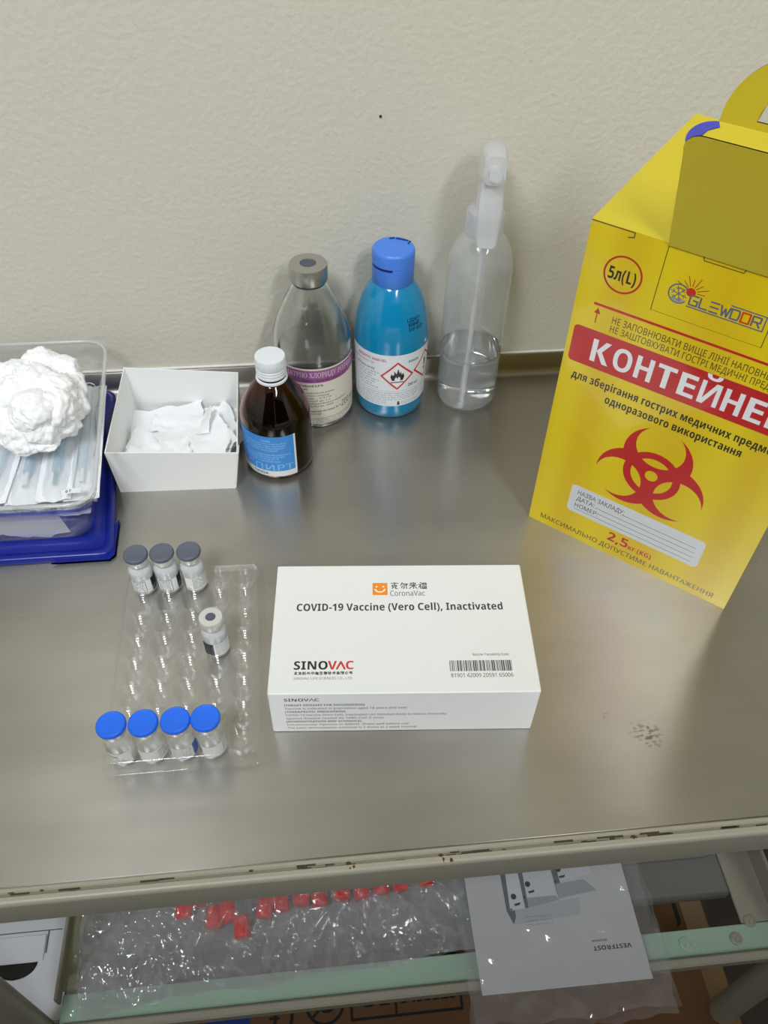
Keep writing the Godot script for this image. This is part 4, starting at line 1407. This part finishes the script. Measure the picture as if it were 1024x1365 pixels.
	# one pack stands against the right wall
	var up = thing("wrapped_syringe", "white paper syringe pack standing on edge against the right wall of the container", "syringe", Vector3(-0.1672, 0.0330, 0.088), 0.075)
	up.rotation.z = 1.35
	part("paper_backing", grid(6, 12, func(u, v): return Vector3((u - 0.5) * 0.028 * (1.0 - 0.25 * sin(v * 9.0) * u), 0.0008 * sin(v * 14), (v - 0.5) * 0.090), true), M.paper, up)
	part("film", grid(6, 12, func(u, v): return Vector3((u - 0.5) * 0.026, 0.0015 + 0.003 * sin(PI * u) * sin(PI * v), (v - 0.5) * 0.086), true), M.film, up)
	# paper strip pressed against the inside of the front wall
	var torn = FastNoiseLite.new()
	torn.seed = 9
	torn.frequency = 0.9
	var sx = grid(30, 6, func(u, v):
		var low = 0.0165 + 0.010 * torn.get_noise_1d(u * 5.0) - 0.004 * u
		var y = lerpf(0.0445, low, v)
		return Vector3(lerpf(-0.295, -0.178, u), y, 0.1795 + (y - 0.012) * 0.32), true)
	tag(part(numbered("paper_sheet"), sx, M.paper, self), "creased white wrapper sheet with a torn lower edge behind the container's front wall", "paper")
	# small print on the wrapper corner near the rim
	write(mark, "0 7", 30, 30, 20, Color(0.1, 0.1, 0.12), true)
	var tagp = part(numbered("wrapper_label"), grid(6, 3, func(u, v): return Vector3((u - 0.5) * 0.013, 0.0006 * sin(u * PI), (v - 0.5) * 0.005), true), printed("wrapper_mark", mark, 0.5), self, Vector3(-0.1690, 0.0525, 0.1770))
	tagp.rotation.y = 0.12
	tag(tagp, "small white wrapper corner printed with dark numerals, by the rim of the container", "wrapper")

func cotton():
	var spots = [Vector3(-0.196, 0.078, 0.068), Vector3(-0.179, 0.076, 0.076), Vector3(-0.212, 0.080, 0.084), Vector3(-0.228, 0.078, 0.088), Vector3(-0.172, 0.073, 0.092), Vector3(-0.192, 0.088, 0.107), Vector3(-0.176, 0.086, 0.113), Vector3(-0.206, 0.086, 0.118), Vector3(-0.167, 0.072, 0.112), Vector3(-0.174, 0.084, 0.131), Vector3(-0.187, 0.089, 0.138), Vector3(-0.218, 0.080, 0.121), Vector3(-0.171, 0.069, 0.130), Vector3(-0.185, 0.076, 0.141), Vector3(-0.204, 0.073, 0.138), Vector3(-0.183, 0.0645, 0.146), Vector3(-0.199, 0.066, 0.145), Vector3(-0.236, 0.076, 0.106), Vector3(-0.195, 0.074, 0.092), Vector3(-0.205, 0.068, 0.060)]
	var radii = [0.0150, 0.0150, 0.0150, 0.016, 0.0135, 0.0165, 0.0155, 0.0165, 0.0125, 0.0150, 0.0155, 0.0160, 0.0115, 0.0140, 0.0150, 0.0095, 0.0115, 0.016, 0.017, 0.014]
	var m = mat("cotton", Color(0.99, 0.99, 0.99), 1.0)
	m.rim_enabled = true
	m.rim = 0.6
	var meshes := []
	for k in 4:
		meshes.append(cotton_ball(900 + k))
	for i in spots.size():
		var label = "fluffy white cotton wool ball " + ["at the back of the heap, nearest the wall", "at the heap's back right", "at the heap's back left", "at the heap's far left back, by the picture edge", "on the heap's right flank, behind the rightmost one", "topping the heap's rear half", "right of the heap's crest", "left of the heap's crest", "rightmost of the heap, nearest the container's rim", "on the heap's front right shoulder", "highest at the heap's front", "on the left side, by the picture edge", "low on the heap's right front", "in the middle of the heap's front face", "at the heap's left front", "small and flat, lying on the packs at front", "lowest at the heap's front", "cut by the picture's left edge", "deep in the heap's middle", "low at the heap's back"][i]
		var o = part(numbered("cotton_ball"), meshes[i % 4], m, self, Vector3(-0.204, 0.074, 0.100) + (spots[i] - Vector3(-0.200, 0.074, 0.104)) * Vector3(0.88, 0.92, 0.90))
		var s = radii[i] * 1.04
		o.basis = Basis(Vector3(0.3 * i, 1, 0.2).normalized(), i * 1.7).scaled(Vector3(s, s * (0.62 if i == 15 else 0.92), s))
		tag(o, label, "cotton ball", "cotton balls on the syringes")

func cotton_ball(sd):
	var n1 := FastNoiseLite.new()
	n1.seed = sd
	n1.frequency = 1.3
	n1.fractal_octaves = 3
	var n2 := FastNoiseLite.new()
	n2.seed = sd + 50
	n2.frequency = 5.0
	n2.fractal_octaves = 3
	var st = start()
	var ball := SphereMesh.new()
	ball.radius = 1.0
	ball.height = 2.0
	ball.radial_segments = 72
	ball.rings = 40
	var a = ball.get_mesh_arrays()
	var v: PackedVector3Array = a[Mesh.ARRAY_VERTEX]
	for i in v.size():
		var p = v[i].normalized()
		v[i] = p * (1.0 + 0.21 * n1.get_noise_3dv(p) + 0.032 * n2.get_noise_3dv(p))
	var id: PackedInt32Array = a[Mesh.ARRAY_INDEX]
	for k in id:
		st.add_vertex(v[k])
	# loose fibres standing off the surface
	var r := RandomNumberGenerator.new()
	r.seed = sd
	st.index()
	st.generate_normals()
	var body: ArrayMesh = st.commit()
	var fb = start()
	for i in 500:
		var d = Vector3(r.randfn(), r.randfn(), r.randfn()).normalized()
		var t = d.cross(Vector3(r.randfn(), r.randfn(), r.randfn())).normalized()
		var base = d * (1.0 + 0.21 * n1.get_noise_3dv(d) + 0.032 * n2.get_noise_3dv(d) - 0.03)
		var len = r.randf_range(0.08, 0.30)
		var q0 = base
		var q1 = base + (d * 0.95 + t * 0.45) * len
		var w = t.cross(d) * 0.004
		for p in [q0 - w, q0 + w, q1]:
			fb.set_normal(d)
			fb.add_vertex(p)
	var both = start()
	add_mesh(both, body, Transform3D())
	add_mesh(both, fb.commit(), Transform3D())
	return both.commit()

# ------------------------------------------------------------------ vials in a clear tray
func vial_label(kind):
	var im = blank(220, 110, Color(0.93, 0.93, 0.92))
	var k = Color(0.14, 0.14, 0.18)
	if kind == 0:      # white half, black half
		im.fill_rect(Rect2i(0, 0, 84, 110), Color(0.06, 0.06, 0.08))
		for i in 7:
			fine_print(im, 10, 18 + i * 13, 50, 6, Color(0.75, 0.75, 0.78), 700 + i)
		for i in 8:
			fine_print(im, 96, 15 + i * 12, 112, 6, k, 710 + i)
	elif kind == 1:    # black edge at the right
		for i in 7:
			fine_print(im, 26, 24 + i * 13, 70, 9, k, 720 + i)
		for q in [Rect2i(14, 4, 94, 4), Rect2i(14, 102, 94, 4), Rect2i(14, 4, 4, 102), Rect2i(104, 4, 4, 102)]:
			im.fill_rect(q, k)
		im.fill_rect(Rect2i(150, 0, 70, 110), Color(0.06, 0.06, 0.08))
	elif kind == 2:    # dense black print
		for i in 9:
			fine_print(im, 60 if i < 8 else 14, 13 + i * 11, 150, 8, Color(0.05, 0.05, 0.07), 730 + i)
	elif kind == 3:    # white with turned lines
		write(im, "SINOVAC", 30, 40, 18, k, true, 110)
		for i in 4:
			fine_print(im, 20, 60 + i * 13, 150, 9, Color(0.2, 0.2, 0.25), 740 + i)
	elif kind == 4:    # blue panel at the right
		im.fill_rect(Rect2i(150, 0, 56, 110), Color(0.10, 0.28, 0.66))
		for i in 6:
			fine_print(im, 156, 18 + i * 15, 44, 6, Color(0.75, 0.82, 0.95), 750 + i)
		for i in 7:
			fine_print(im, 16, 18 + i * 13, 118, 7, k, 760 + i)
	else:
		for i in 4:
			fine_print(im, 140, 26 + i * 22, 70, 13, k, 770 + i)
	return im

func vials():
	var px := 0.0172
	var pz := 0.0178
	var z0 := 0.2275
	var X0 := -0.1230
	# tray: deck pierced by five by eight round wells, skirt and flange
	var tray = thing("vial_tray", "clear plastic blister tray with five columns of round wells, lying on the steel top", "tray", Vector3(X0 + 2 * px, 0.0004, z0 + 3.5 * pz), deg_to_rad(0.2))
	var dx = func(i): return (i - 2) * px
	var dz = func(j): return (j - 3.5) * pz
	var deck := 0.0105
	var R := 0.0081
	var st = start()
	st.set_normal(Vector3.UP)
	for i in 5:
		for j in 8:
			var c = Vector3(dx.call(i), deck, dz.call(j))
			var n := 24
			for s in n:
				var a0 = TAU * s / n
				var a1 = TAU * (s + 1) / n
				var sq = func(a):
					var q = Vector2(sin(a), cos(a))
					var m = maxf(absf(q.x) / (px / 2), absf(q.y) / (pz / 2))
					return c + Vector3(q.x / m, 0, q.y / m)
				var i0 = c + Vector3(sin(a0), 0, cos(a0)) * R
				var i1 = c + Vector3(sin(a1), 0, cos(a1)) * R
				var o0 = sq.call(a0)
				var o1 = sq.call(a1)
				for p in [i0, o1, o0, i0, i1, o1]:
					st.add_vertex(p)
	var hx = px * 2.5
	var hz = pz * 4.0
	var skirt := []
	for q in [[0.0, deck], [0.0012, deck - 0.0004], [0.0022, 0.0016], [0.0030, 0.0006], [0.0052, 0.0004], [0.0052, 0.0000]]:
		skirt.append([rounded(hx + q[0], hz + q[0], 0.003 + q[0] * 0.5, 5), q[1]])
	part("skirt", stack(skirt), M.blister, tray)
	part("deck", st.commit(), M.blister, tray)
	var prof := [Vector2(0, 0.0007), Vector2(0.0058, 0.0007)]
	for i in 4:
		var y = 0.0016 + i * 0.0022
		var r = 0.0062 + i * 0.00045
		prof.append(Vector2(r, y))
		prof.append(Vector2(r + 0.00050, y + 0.00030))
	prof.append(Vector2(R, deck))
	prof.reverse()
	var well = lathe(prof, 40, 0.0, TAU, 15.0)
	for j in 8:
		for i in 5:
			part("well", well, M.blister, tray, Vector3(dx.call(i), 0, dz.call(j)))
	# vials
	var list = [
		["grey", -0.1232, 0, 1, 12, 22.0, "milky vial with a grey cap, leftmost of the three grey caps"],
		["grey", -0.1060, 0, 1, 8, 25.0, "milky vial with a grey cap, between the two other grey capped vials"],
		["grey", -0.0882, 0, 2, 4, 30.0, "milky grey capped vial with dense black print, rightmost of the three"],
		["bare", -0.0712, 3, 0, 0, 10.0, "vial with its cap removed, silver ring and grey stopper showing, black and white label"],
		["blue", -0.1230, 7, 3, 6, -25.0, "clear vial with a blue cap at the tray's left front corner"],
		["blue", -0.1060, 7, 5, 4, 15.0, "clear vial with a blue cap and mostly blank white label, second in the front row"],
		["blue", -0.0880, 7, 4, 2, 25.0, "clear vial with a blue cap and a blue panel on its label"],
		["blue", -0.0710, 7, 5, 0, 35.0, "clear vial with a blue cap at the right end of the front row"],
	]
	var body = [Vector2(0, 0.0010), Vector2(0.0055, 0.0006), Vector2(0.0070, 0.0), Vector2(0.0079, 0.0008), Vector2(0.0082, 0.0022), Vector2(0.0082, 0.0205)]
	body.append_array(smooth_profile([Vector2(0.0082, 0.0215), Vector2(0.0078, 0.0240), Vector2(0.0062, 0.0262), Vector2(0.0052, 0.0275), Vector2(0.0051, 0.0290)], 4))
	var content = [Vector2(0, 0.0014), Vector2(0.0068, 0.0008), Vector2(0.0077, 0.0020), Vector2(0.0078, 0.0110), Vector2(0.0, 0.0108)]
	var milky = [Vector2(0, 0.0014), Vector2(0.0068, 0.0008), Vector2(0.00795, 0.0022), Vector2(0.0080, 0.0205), Vector2(0.0077, 0.0235), Vector2(0.0060, 0.0258), Vector2(0, 0.0262)]
	var mbody = lathe(body, 40)
	var mliq = lathe(content, 40)
	var mmilk = lathe(milky, 40)
	var ferrule = lathe([Vector2(0.0052, 0.0282), Vector2(0.0066, 0.0284), Vector2(0.0069, 0.0292), Vector2(0.0069, 0.0345), Vector2(0.0066, 0.0350), Vector2(0, 0.0351)], 40)
	var ring_f = lathe([Vector2(0.0052, 0.0282), Vector2(0.0072, 0.0284), Vector2(0.0076, 0.0292), Vector2(0.0076, 0.0352), Vector2(0.0072, 0.0358), Vector2(0.0033, 0.0359), Vector2(0.0031, 0.0354)], 40)
	var stopper = lathe([Vector2(0.0034, 0.0352), Vector2(0.0031, 0.0357), Vector2(0, 0.0358)], 24)
	var cap = lathe([Vector2(0.0060, 0.0340), Vector2(0.0080, 0.0341), Vector2(0.0085, 0.0347), Vector2(0.0086, 0.0362), Vector2(0.0083, 0.0371), Vector2(0.0077, 0.0375), Vector2(0.0073, 0.0373), Vector2(0, 0.0373)], 44)
	var cap_s = lathe([Vector2(0.0060, 0.0340), Vector2(0.0077, 0.0341), Vector2(0.0081, 0.0347), Vector2(0.0082, 0.0362), Vector2(0.0079, 0.0371), Vector2(0.0073, 0.0375), Vector2(0.0069, 0.0373), Vector2(0, 0.0373)], 44)
	var milk = pane("vial_milk", Color(0.86, 0.87, 0.87), 0.80, 0.25)
	var liq = pane("vial_liquid", Color(0.90, 0.91, 0.90), 0.12, 0.1)
	var lab := {}
	for q in list:
		if not lab.has(q[3]):
			lab[q[3]] = printed("vial_label%d" % q[3], vial_label(q[3]), 0.45)
		var grp = {"grey": "grey capped vials", "blue": "blue capped vials", "bare": ""}[q[0]]
		var z = z0 + q[2] * pz - (0.002 if q[0] == "grey" else 0.0)
		var v = thing("vaccine_vial", q[6], "vial", Vector3(q[1], 0.0016, z), deg_to_rad(q[5]), grp)
		if q[0] == "blue" and q[1] < -0.12:
			v.rotation.z = deg_to_rad(1.5)
		part("glass_body", mbody, M.vial_glass, v)
		part("content", mliq if q[0] == "blue" else mmilk, liq if q[0] == "blue" else milk, v)
		part("label", wrap_label(body, 0.0040, 0.0165, -70, 75, 0.00012, 30), lab[q[3]], v)
		if q[0] == "bare":
			part("crimp_ring", ring_f, M.alu, v)
			part("stopper", stopper, M.rubber, v)
		else:
			part("crimp_ring", ferrule, M.alu, v)
			part("flip_cap", cap if q[0] == "blue" else cap_s, M.blue_cap if q[0] == "blue" else M.grey_cap, v)

# ------------------------------------------------------------------ on and under the lower shelf
func manual_print():
	# page seen from its near left corner: x to the right, y into the shelf, in millimetres
	var k := 6.0
	var W := 138.0
	var H := 190.0
	var im = blank(W * k, H * k, Color(0.77, 0.765, 0.77))
	var P = func(list):
		var out := []
		for i in range(0, list.size(), 2):
			out.append(Vector2(list[i] * k, (H - list[i + 1]) * k))
		return out
	var sh = Color(0.62, 0.63, 0.66)
	var dk = Color(0.38, 0.39, 0.42)
	fill_poly(im, P.call([33, 60, 95, 66, 92, 52, 36, 49]), Color(0.70, 0.71, 0.74))
	fill_poly(im, P.call([31, 120, 37, 120, 38, 55, 35, 49, 31, 60]), dk)
	fill_poly(im, P.call([37, 120, 46, 120, 47, 61, 34, 60]), Color(0.82, 0.83, 0.85))
	fill_poly(im, P.call([46, 120, 51, 120, 53, 69, 50, 61, 47, 61]), dk)
	fill_poly(im, P.call([51, 120, 74, 120, 75, 69, 50, 69]), Color(0.80, 0.81, 0.83))
	fill_poly(im, P.call([50, 69, 75, 69, 77, 65, 50, 61]), sh)
	fill_poly(im, P.call([74, 120, 80, 120, 82, 82, 77, 65]), dk)
	fill_poly(im, P.call([80, 120, 106, 120, 110, 84, 81, 80]), Color(0.80, 0.81, 0.83))
	fill_poly(im, P.call([77, 78, 102, 80, 111, 70, 77, 66]), sh)
	var bk = Color(0.10, 0.10, 0.11)
	for q in [Vector2(39, 71), Vector2(53, 80), Vector2(82, 90)]:
		disc(im, Vector2(q.x * k, (H - q.y) * k), 2.3 * k, bk)
		fill_poly(im, P.call([q.x - 1, q.y - 6, q.x + 5, q.y - 5, q.x + 4, q.y - 7, q.x, q.y - 7.6]), bk)
	for q in [Vector2(48, 70), Vector2(35, 61), Vector2(77, 80)]:
		disc(im, Vector2(q.x * k, (H - q.y) * k), 0.8 * k, bk)
	for i in 3:
		fine_print(im, 46 * k, (H - 47 - i * 3) * k, 22 * k, 1.2 * k, Color(0.45, 0.45, 0.5), 30 + i)
	write(im, "VESTFROST", 128 * k, (H - 27.2) * k, 3.4 * k, Color(0.08, 0.08, 0.1), true, 32 * k, "Droid Sans", true)
	write(im, "SOLUTIONS", 109 * k, (H - 31.8) * k, 1.5 * k, Color(0.2, 0.2, 0.22), true, 13 * k, "Droid Sans", true)
	return im

func carton_print():
	# near part of the brown carton's top: 620 by 280 mm, its print upside down
	var k := 3.2
	var W := 620.0
	var H := 280.0
	var im = blank(W * k, H * k, Color(0.40, 0.27, 0.145))
	var bk = Color(0.05, 0.045, 0.04)
	# x 0 = -0.22 m, y 0 = 0.22 m
	var P = func(x, z): return Vector2((x + 0.22) * 1000 * k, (z - 0.22) * 1000 * k)
	var X = func(x): return (x + 0.22) * 1000 * k
	var blue = Color(0.06, 0.20, 0.52)
	fill_poly(im, [P.call(-0.175, 0.402), P.call(-0.138, 0.386), P.call(-0.101, 0.382), P.call(-0.101, 0.46), P.call(-0.175, 0.46)], blue)
	fill_poly(im, [P.call(-0.138, 0.402), P.call(-0.126, 0.392), P.call(-0.128, 0.430), P.call(-0.142, 0.440)], Color(0.40, 0.27, 0.145))
	for q in [Vector2(-0.062, 0.392), Vector2(-0.079, 0.392)]:
		var pts := []
		for i in 13:
			var a = -PI * 0.42 + PI * 0.84 * i / 12.0
			pts.append(P.call(q.x - 0.008 + cos(a) * 0.012, q.y + sin(a) * 0.014))
		stroke(im, pts, 3.2 * k, bk)
	stroke(im, [P.call(-0.080, 0.392), P.call(-0.072, 0.392)], 2.6 * k, bk)
	ring(im, P.call(-0.024, 0.383), 19 * k, 2.8 * k, bk)
	write(im, "2", X.call(-0.015), P.call(0, 0.373).y, 19 * k, bk, true, 15 * k, "Droid Sans", true)
	stroke(im, [P.call(-0.038, 0.396), P.call(-0.010, 0.370)], 2.6 * k, bk)
	var b0 = P.call(0.003, 0.348)
	var b1 = P.call(0.117, 0.401)
	stroke(im, [b0, Vector2(b1.x, b0.y), b1, Vector2(b0.x, b1.y), b0], 2.6 * k, bk)
	stroke(im, [P.call(0.049, 0.348), P.call(0.049, 0.401)], 2.2 * k, bk)
	write(im, "STERILE", X.call(0.112), P.call(0, 0.377).y, 14 * k, bk, true, 58 * k, "Droid Sans", true)
	write(im, "EO", X.call(0.043), P.call(0, 0.377).y, 14 * k, bk, true, 30 * k, "Droid Sans", true)
	# a black printed loop farther along and a strip of tape
	round_rect(im, X.call(0.338), P.call(0, 0.296).y, X.call(0.372), P.call(0, 0.345).y, 6 * k, bk)
	round_rect(im, X.call(0.343), P.call(0, 0.302).y, X.call(0.367), P.call(0, 0.345).y, 3 * k, Color(0.40, 0.27, 0.145))
	return im

func film_sheet(w, d, sd, amp, bulge):
	# a crinkled sheet of film lying over a bulge
	var n := FastNoiseLite.new()
	n.seed = sd
	n.frequency = 0.018
	n.fractal_octaves = 4
	n.fractal_type = FastNoiseLite.FRACTAL_RIDGED
	var m := FastNoiseLite.new()
	m.seed = sd + 1
	m.frequency = 0.009
	return grid(int(w / 0.0024), int(d / 0.0024), func(u, v):
		var x = (u - 0.5) * w * 1000
		var z = (v - 0.5) * d * 1000
		var warp = m.get_noise_2d(x, z) * 14.0
		var y = amp * n.get_noise_2d(x + warp, z * 0.7 - warp)
		y += bulge * sin(PI * clampf(u, 0, 1)) * pow(sin(PI * clampf(v, 0, 1)), 0.7)
		return Vector3(x / 1000 + 0.006 * m.get_noise_1d(z * 1.5 + 50) * absf(u - 0.5) * 2, y, z / 1000 + 0.008 * m.get_noise_1d(x) * absf(v - 0.5) * 2), true)

func under_shelf():
	# big clear bag with red-capped sample tubes on the shelf
	var bag = thing("plastic_bag", "large crinkled clear plastic bag of red capped tubes on the lower shelf", "bag", Vector3(-0.056, -0.2865, 0.297), 0.06)
	part("upper_film", film_sheet(0.335, 0.235, 5, 0.013, 0.040), M.film, bag, Vector3(0, 0.006, 0))
	part("upper_film", film_sheet(0.330, 0.215, 15, 0.009, 0.030), M.film, bag, Vector3(0.004, 0.005, -0.004))
	part("lower_film", film_sheet(0.330, 0.232, 25, 0.002, 0.003), M.film_dense, bag, Vector3(0, 0.002, 0))
	var tubes = [[-0.131, 0.361, 0.05], [-0.107, 0.370, -0.06], [-0.082, 0.381, 0.10], [-0.092, 0.366, 0.3], [-0.066, 0.367, -0.2], [-0.050, 0.362, 0.15], [-0.034, 0.360, -0.1], [-0.017, 0.361, 0.2], [0.000, 0.359, -0.15], [0.018, 0.358, 0.1], [0.034, 0.357, -0.05], [0.052, 0.355, 0.2], [-0.118, 0.352, 0.2], [0.074, 0.353, 0.1]]
	var capm = lathe([Vector2(0, 0.0), Vector2(0.0058, 0.0002), Vector2(0.0066, 0.0012), Vector2(0.0068, 0.0030), Vector2(0.0068, 0.0150), Vector2(0.0064, 0.0165), Vector2(0, 0.0166)], 24)
	var rb = lathe([Vector2(0.0060, 0.0160), Vector2(0.0060, 0.0800), Vector2(0.0054, 0.0840), Vector2(0, 0.0862)], 20)
	for i in tubes.size():
		var q = tubes[i]
		var order = ["leftmost", "second", "fourth", "fifth", "sixth", "seventh", "eighth", "ninth", "tenth", "eleventh", "twelfth", "thirteenth", "third", "last"]
		var lab = "%s red capped tube counted from the left inside the big clear bag" % order[i]
		if i == 0:
			lab = "leftmost red capped tube in the clear bag, apart from the others"
		elif i == 2:
			lab = "red capped tube lying nearest the shelf's front lip in the clear bag"
		var t = thing("sample_tube", lab, "tube", Vector3(q[0], -0.2695 - (0.004 if i % 2 else 0.0), q[1]), q[2], "red capped tubes in the bag")
		t.rotation_order = EULER_ORDER_YXZ
		t.rotation.x = -PI / 2 + 0.06
		part("cap", capm, M.red_plastic, t, Vector3(0, 0, 0))
		part("barrel", rb, M.clear_plastic, t, Vector3(0, 0, 0))
	# manual in a clear sleeve, hanging over the lip
	var man = thing("printed_manual", "white printed leaflet with upside down pictures of freezers, hanging over the shelf lip", "leaflet", Vector3(0.1058, -0.2688, 0.4407), deg_to_rad(-0.37))
	part("page", box(Vector3(0.069, 0, -0.095), Vector3(0.138, 0.0012, 0.190), 0.0002), M.paper, man)
	part("cover_print", quad(Vector3(0, 0.0008, -0.19), Vector3(0.138, 0.0008, -0.19), Vector3(0.138, 0.0008, 0), Vector3(0, 0.0008, 0)), printed("manual_print", manual_print(), 0.5), man)
	var sl = thing("plastic_sleeve", "clear crinkled plastic sleeve around the printed leaflet, its lower edge hanging over the lip", "sleeve", Vector3(0.178, -0.2668, 0.352))
	part("upper_film", film_sheet(0.162, 0.215, 44, 0.0035, 0.002), M.clear_plastic, sl, Vector3(0, 0.0040, 0.005))
	part("lower_film", film_sheet(0.164, 0.226, 47, 0.003, 0.0), M.film, sl, Vector3(0, -0.0058, 0.004))
	# brown carton below and white carton at the left
	var bc = thing("brown_carton", "large brown cardboard carton with black print upside down, under the trolley", "carton", Vector3(0.09, FLOOR, 0.36))
	part("body", box(Vector3(0, 0.174, 0), Vector3(0.62, 0.348, 0.28), 0.002), M.carton, bc)
	part("top_print", quad(Vector3(-0.308, 0.3485, -0.138), Vector3(0.308, 0.3485, -0.138), Vector3(0.308, 0.3485, 0.138), Vector3(-0.308, 0.3485, 0.138)), printed("carton_print", carton_print(), 0.75), bc)
	var tapem = pane("tape", Color(0.55, 0.42, 0.25), 0.5, 0.2)
	part("tape", box(Vector3(0.296, 0.3489, 0), Vector3(0.024, 0.0003, 0.276), 0.0001), tapem, bc)
	var wc = thing("white_carton", "white cardboard carton with a cut hand hole and tear flap, left of the shelf", "carton", Vector3(-0.386, FLOOR, 0.282))
	var card = mat("carton_white", Color(0.835, 0.845, 0.87), 0.65)
	var outline = [Vector2(-0.15, -0.13), Vector2(0.148, -0.13), Vector2(0.148, 0.13), Vector2(-0.15, 0.13)]
	var hole := []
	for i in 13:
		var a = PI * i / 12.0
		hole.append(Vector2(0.125 - 0.0185 + cos(a) * 0.0185 - 0.0035, -0.0835 - sin(a) * 0.013))
	part("side_panels", box(Vector3(-0.001, 0.2585, 0), Vector3(0.298, 0.517, 0.26), 0.001), card, wc)
	part("top_panel", plate(outline, 0.002, Transform3D(Basis(Vector3.RIGHT, -PI / 2), Vector3(0, 0.5195, 0)), [hole]), card, wc)
	part("hole_shade", box(Vector3(0.103, 0.5180, 0.090), Vector3(0.040, 0.0006, 0.018), 0.0001), M.dark_gap, wc)  # dark plate painted as the shade inside the hand hole
	part("tear_flap", box(Vector3(0.1035, 0.5212, 0.0725), Vector3(0.0440, 0.0016, 0.0210), 0.0003, Basis(Vector3.RIGHT, 0.05)), card, wc)
	part("perforation", box(Vector3(0.108, 0.5209, 0.0585), Vector3(0.060, 0.0004, 0.0008), 0.0001), mat("perforation_grey", Color(0.35, 0.36, 0.42), 0.8), wc)
	part("perforation", box(Vector3(0.1268, 0.5209, 0.068), Vector3(0.0012, 0.0004, 0.018), 0.0001), M.perforation_grey, wc)

func cabinet():
	# two cabinets added out of view behind the camera to shade the lower shelf
	var gm = mat("cabinet_grey", Color(0.22, 0.225, 0.23), 0.5)
	for q in [[-0.33, 0.62, 1.70, "tall dark grey cabinet with doors, unseen, added to shade the lower shelf"], [0.33, 0.66, 1.39, "lower dark grey cabinet with doors, unseen at the right, added to shade the shelf"]]:
		var o = thing("added_shade_cabinet", q[3], "cabinet", Vector3(q[0], FLOOR, 1.05))
		var w = q[1]
		var h = q[2]
		part("body", box(Vector3(0, h / 2 + 0.01, 0.0), Vector3(w - 0.01, h - 0.06, 0.38), 0.004), gm, o)
		part("top_board", box(Vector3(0, h - 0.01, 0), Vector3(w, 0.02, 0.40), 0.004), gm, o)
		for sx in [-1, 1]:
			var d = part("door", box(Vector3(sx * (w / 4 - 0.001), h / 2 + 0.01, -0.196), Vector3(w / 2 - 0.008, h - 0.08, 0.012), 0.003), gm, o)
			part("handle", box(Vector3(sx * 0.03, h * 0.55, -0.210), Vector3(0.012, 0.12, 0.016), 0.003), M.screw_steel, d)
		for sx in [-0.42, 0.42]:
			for sz in [-0.16, 0.16]:
				part("foot", lathe([Vector2(0, 0), Vector2(0.02, 0.001), Vector2(0.02, 0.041), Vector2(0, 0.042)], 16), M.dark_gap, o, Vector3(sx * w, 0, sz))
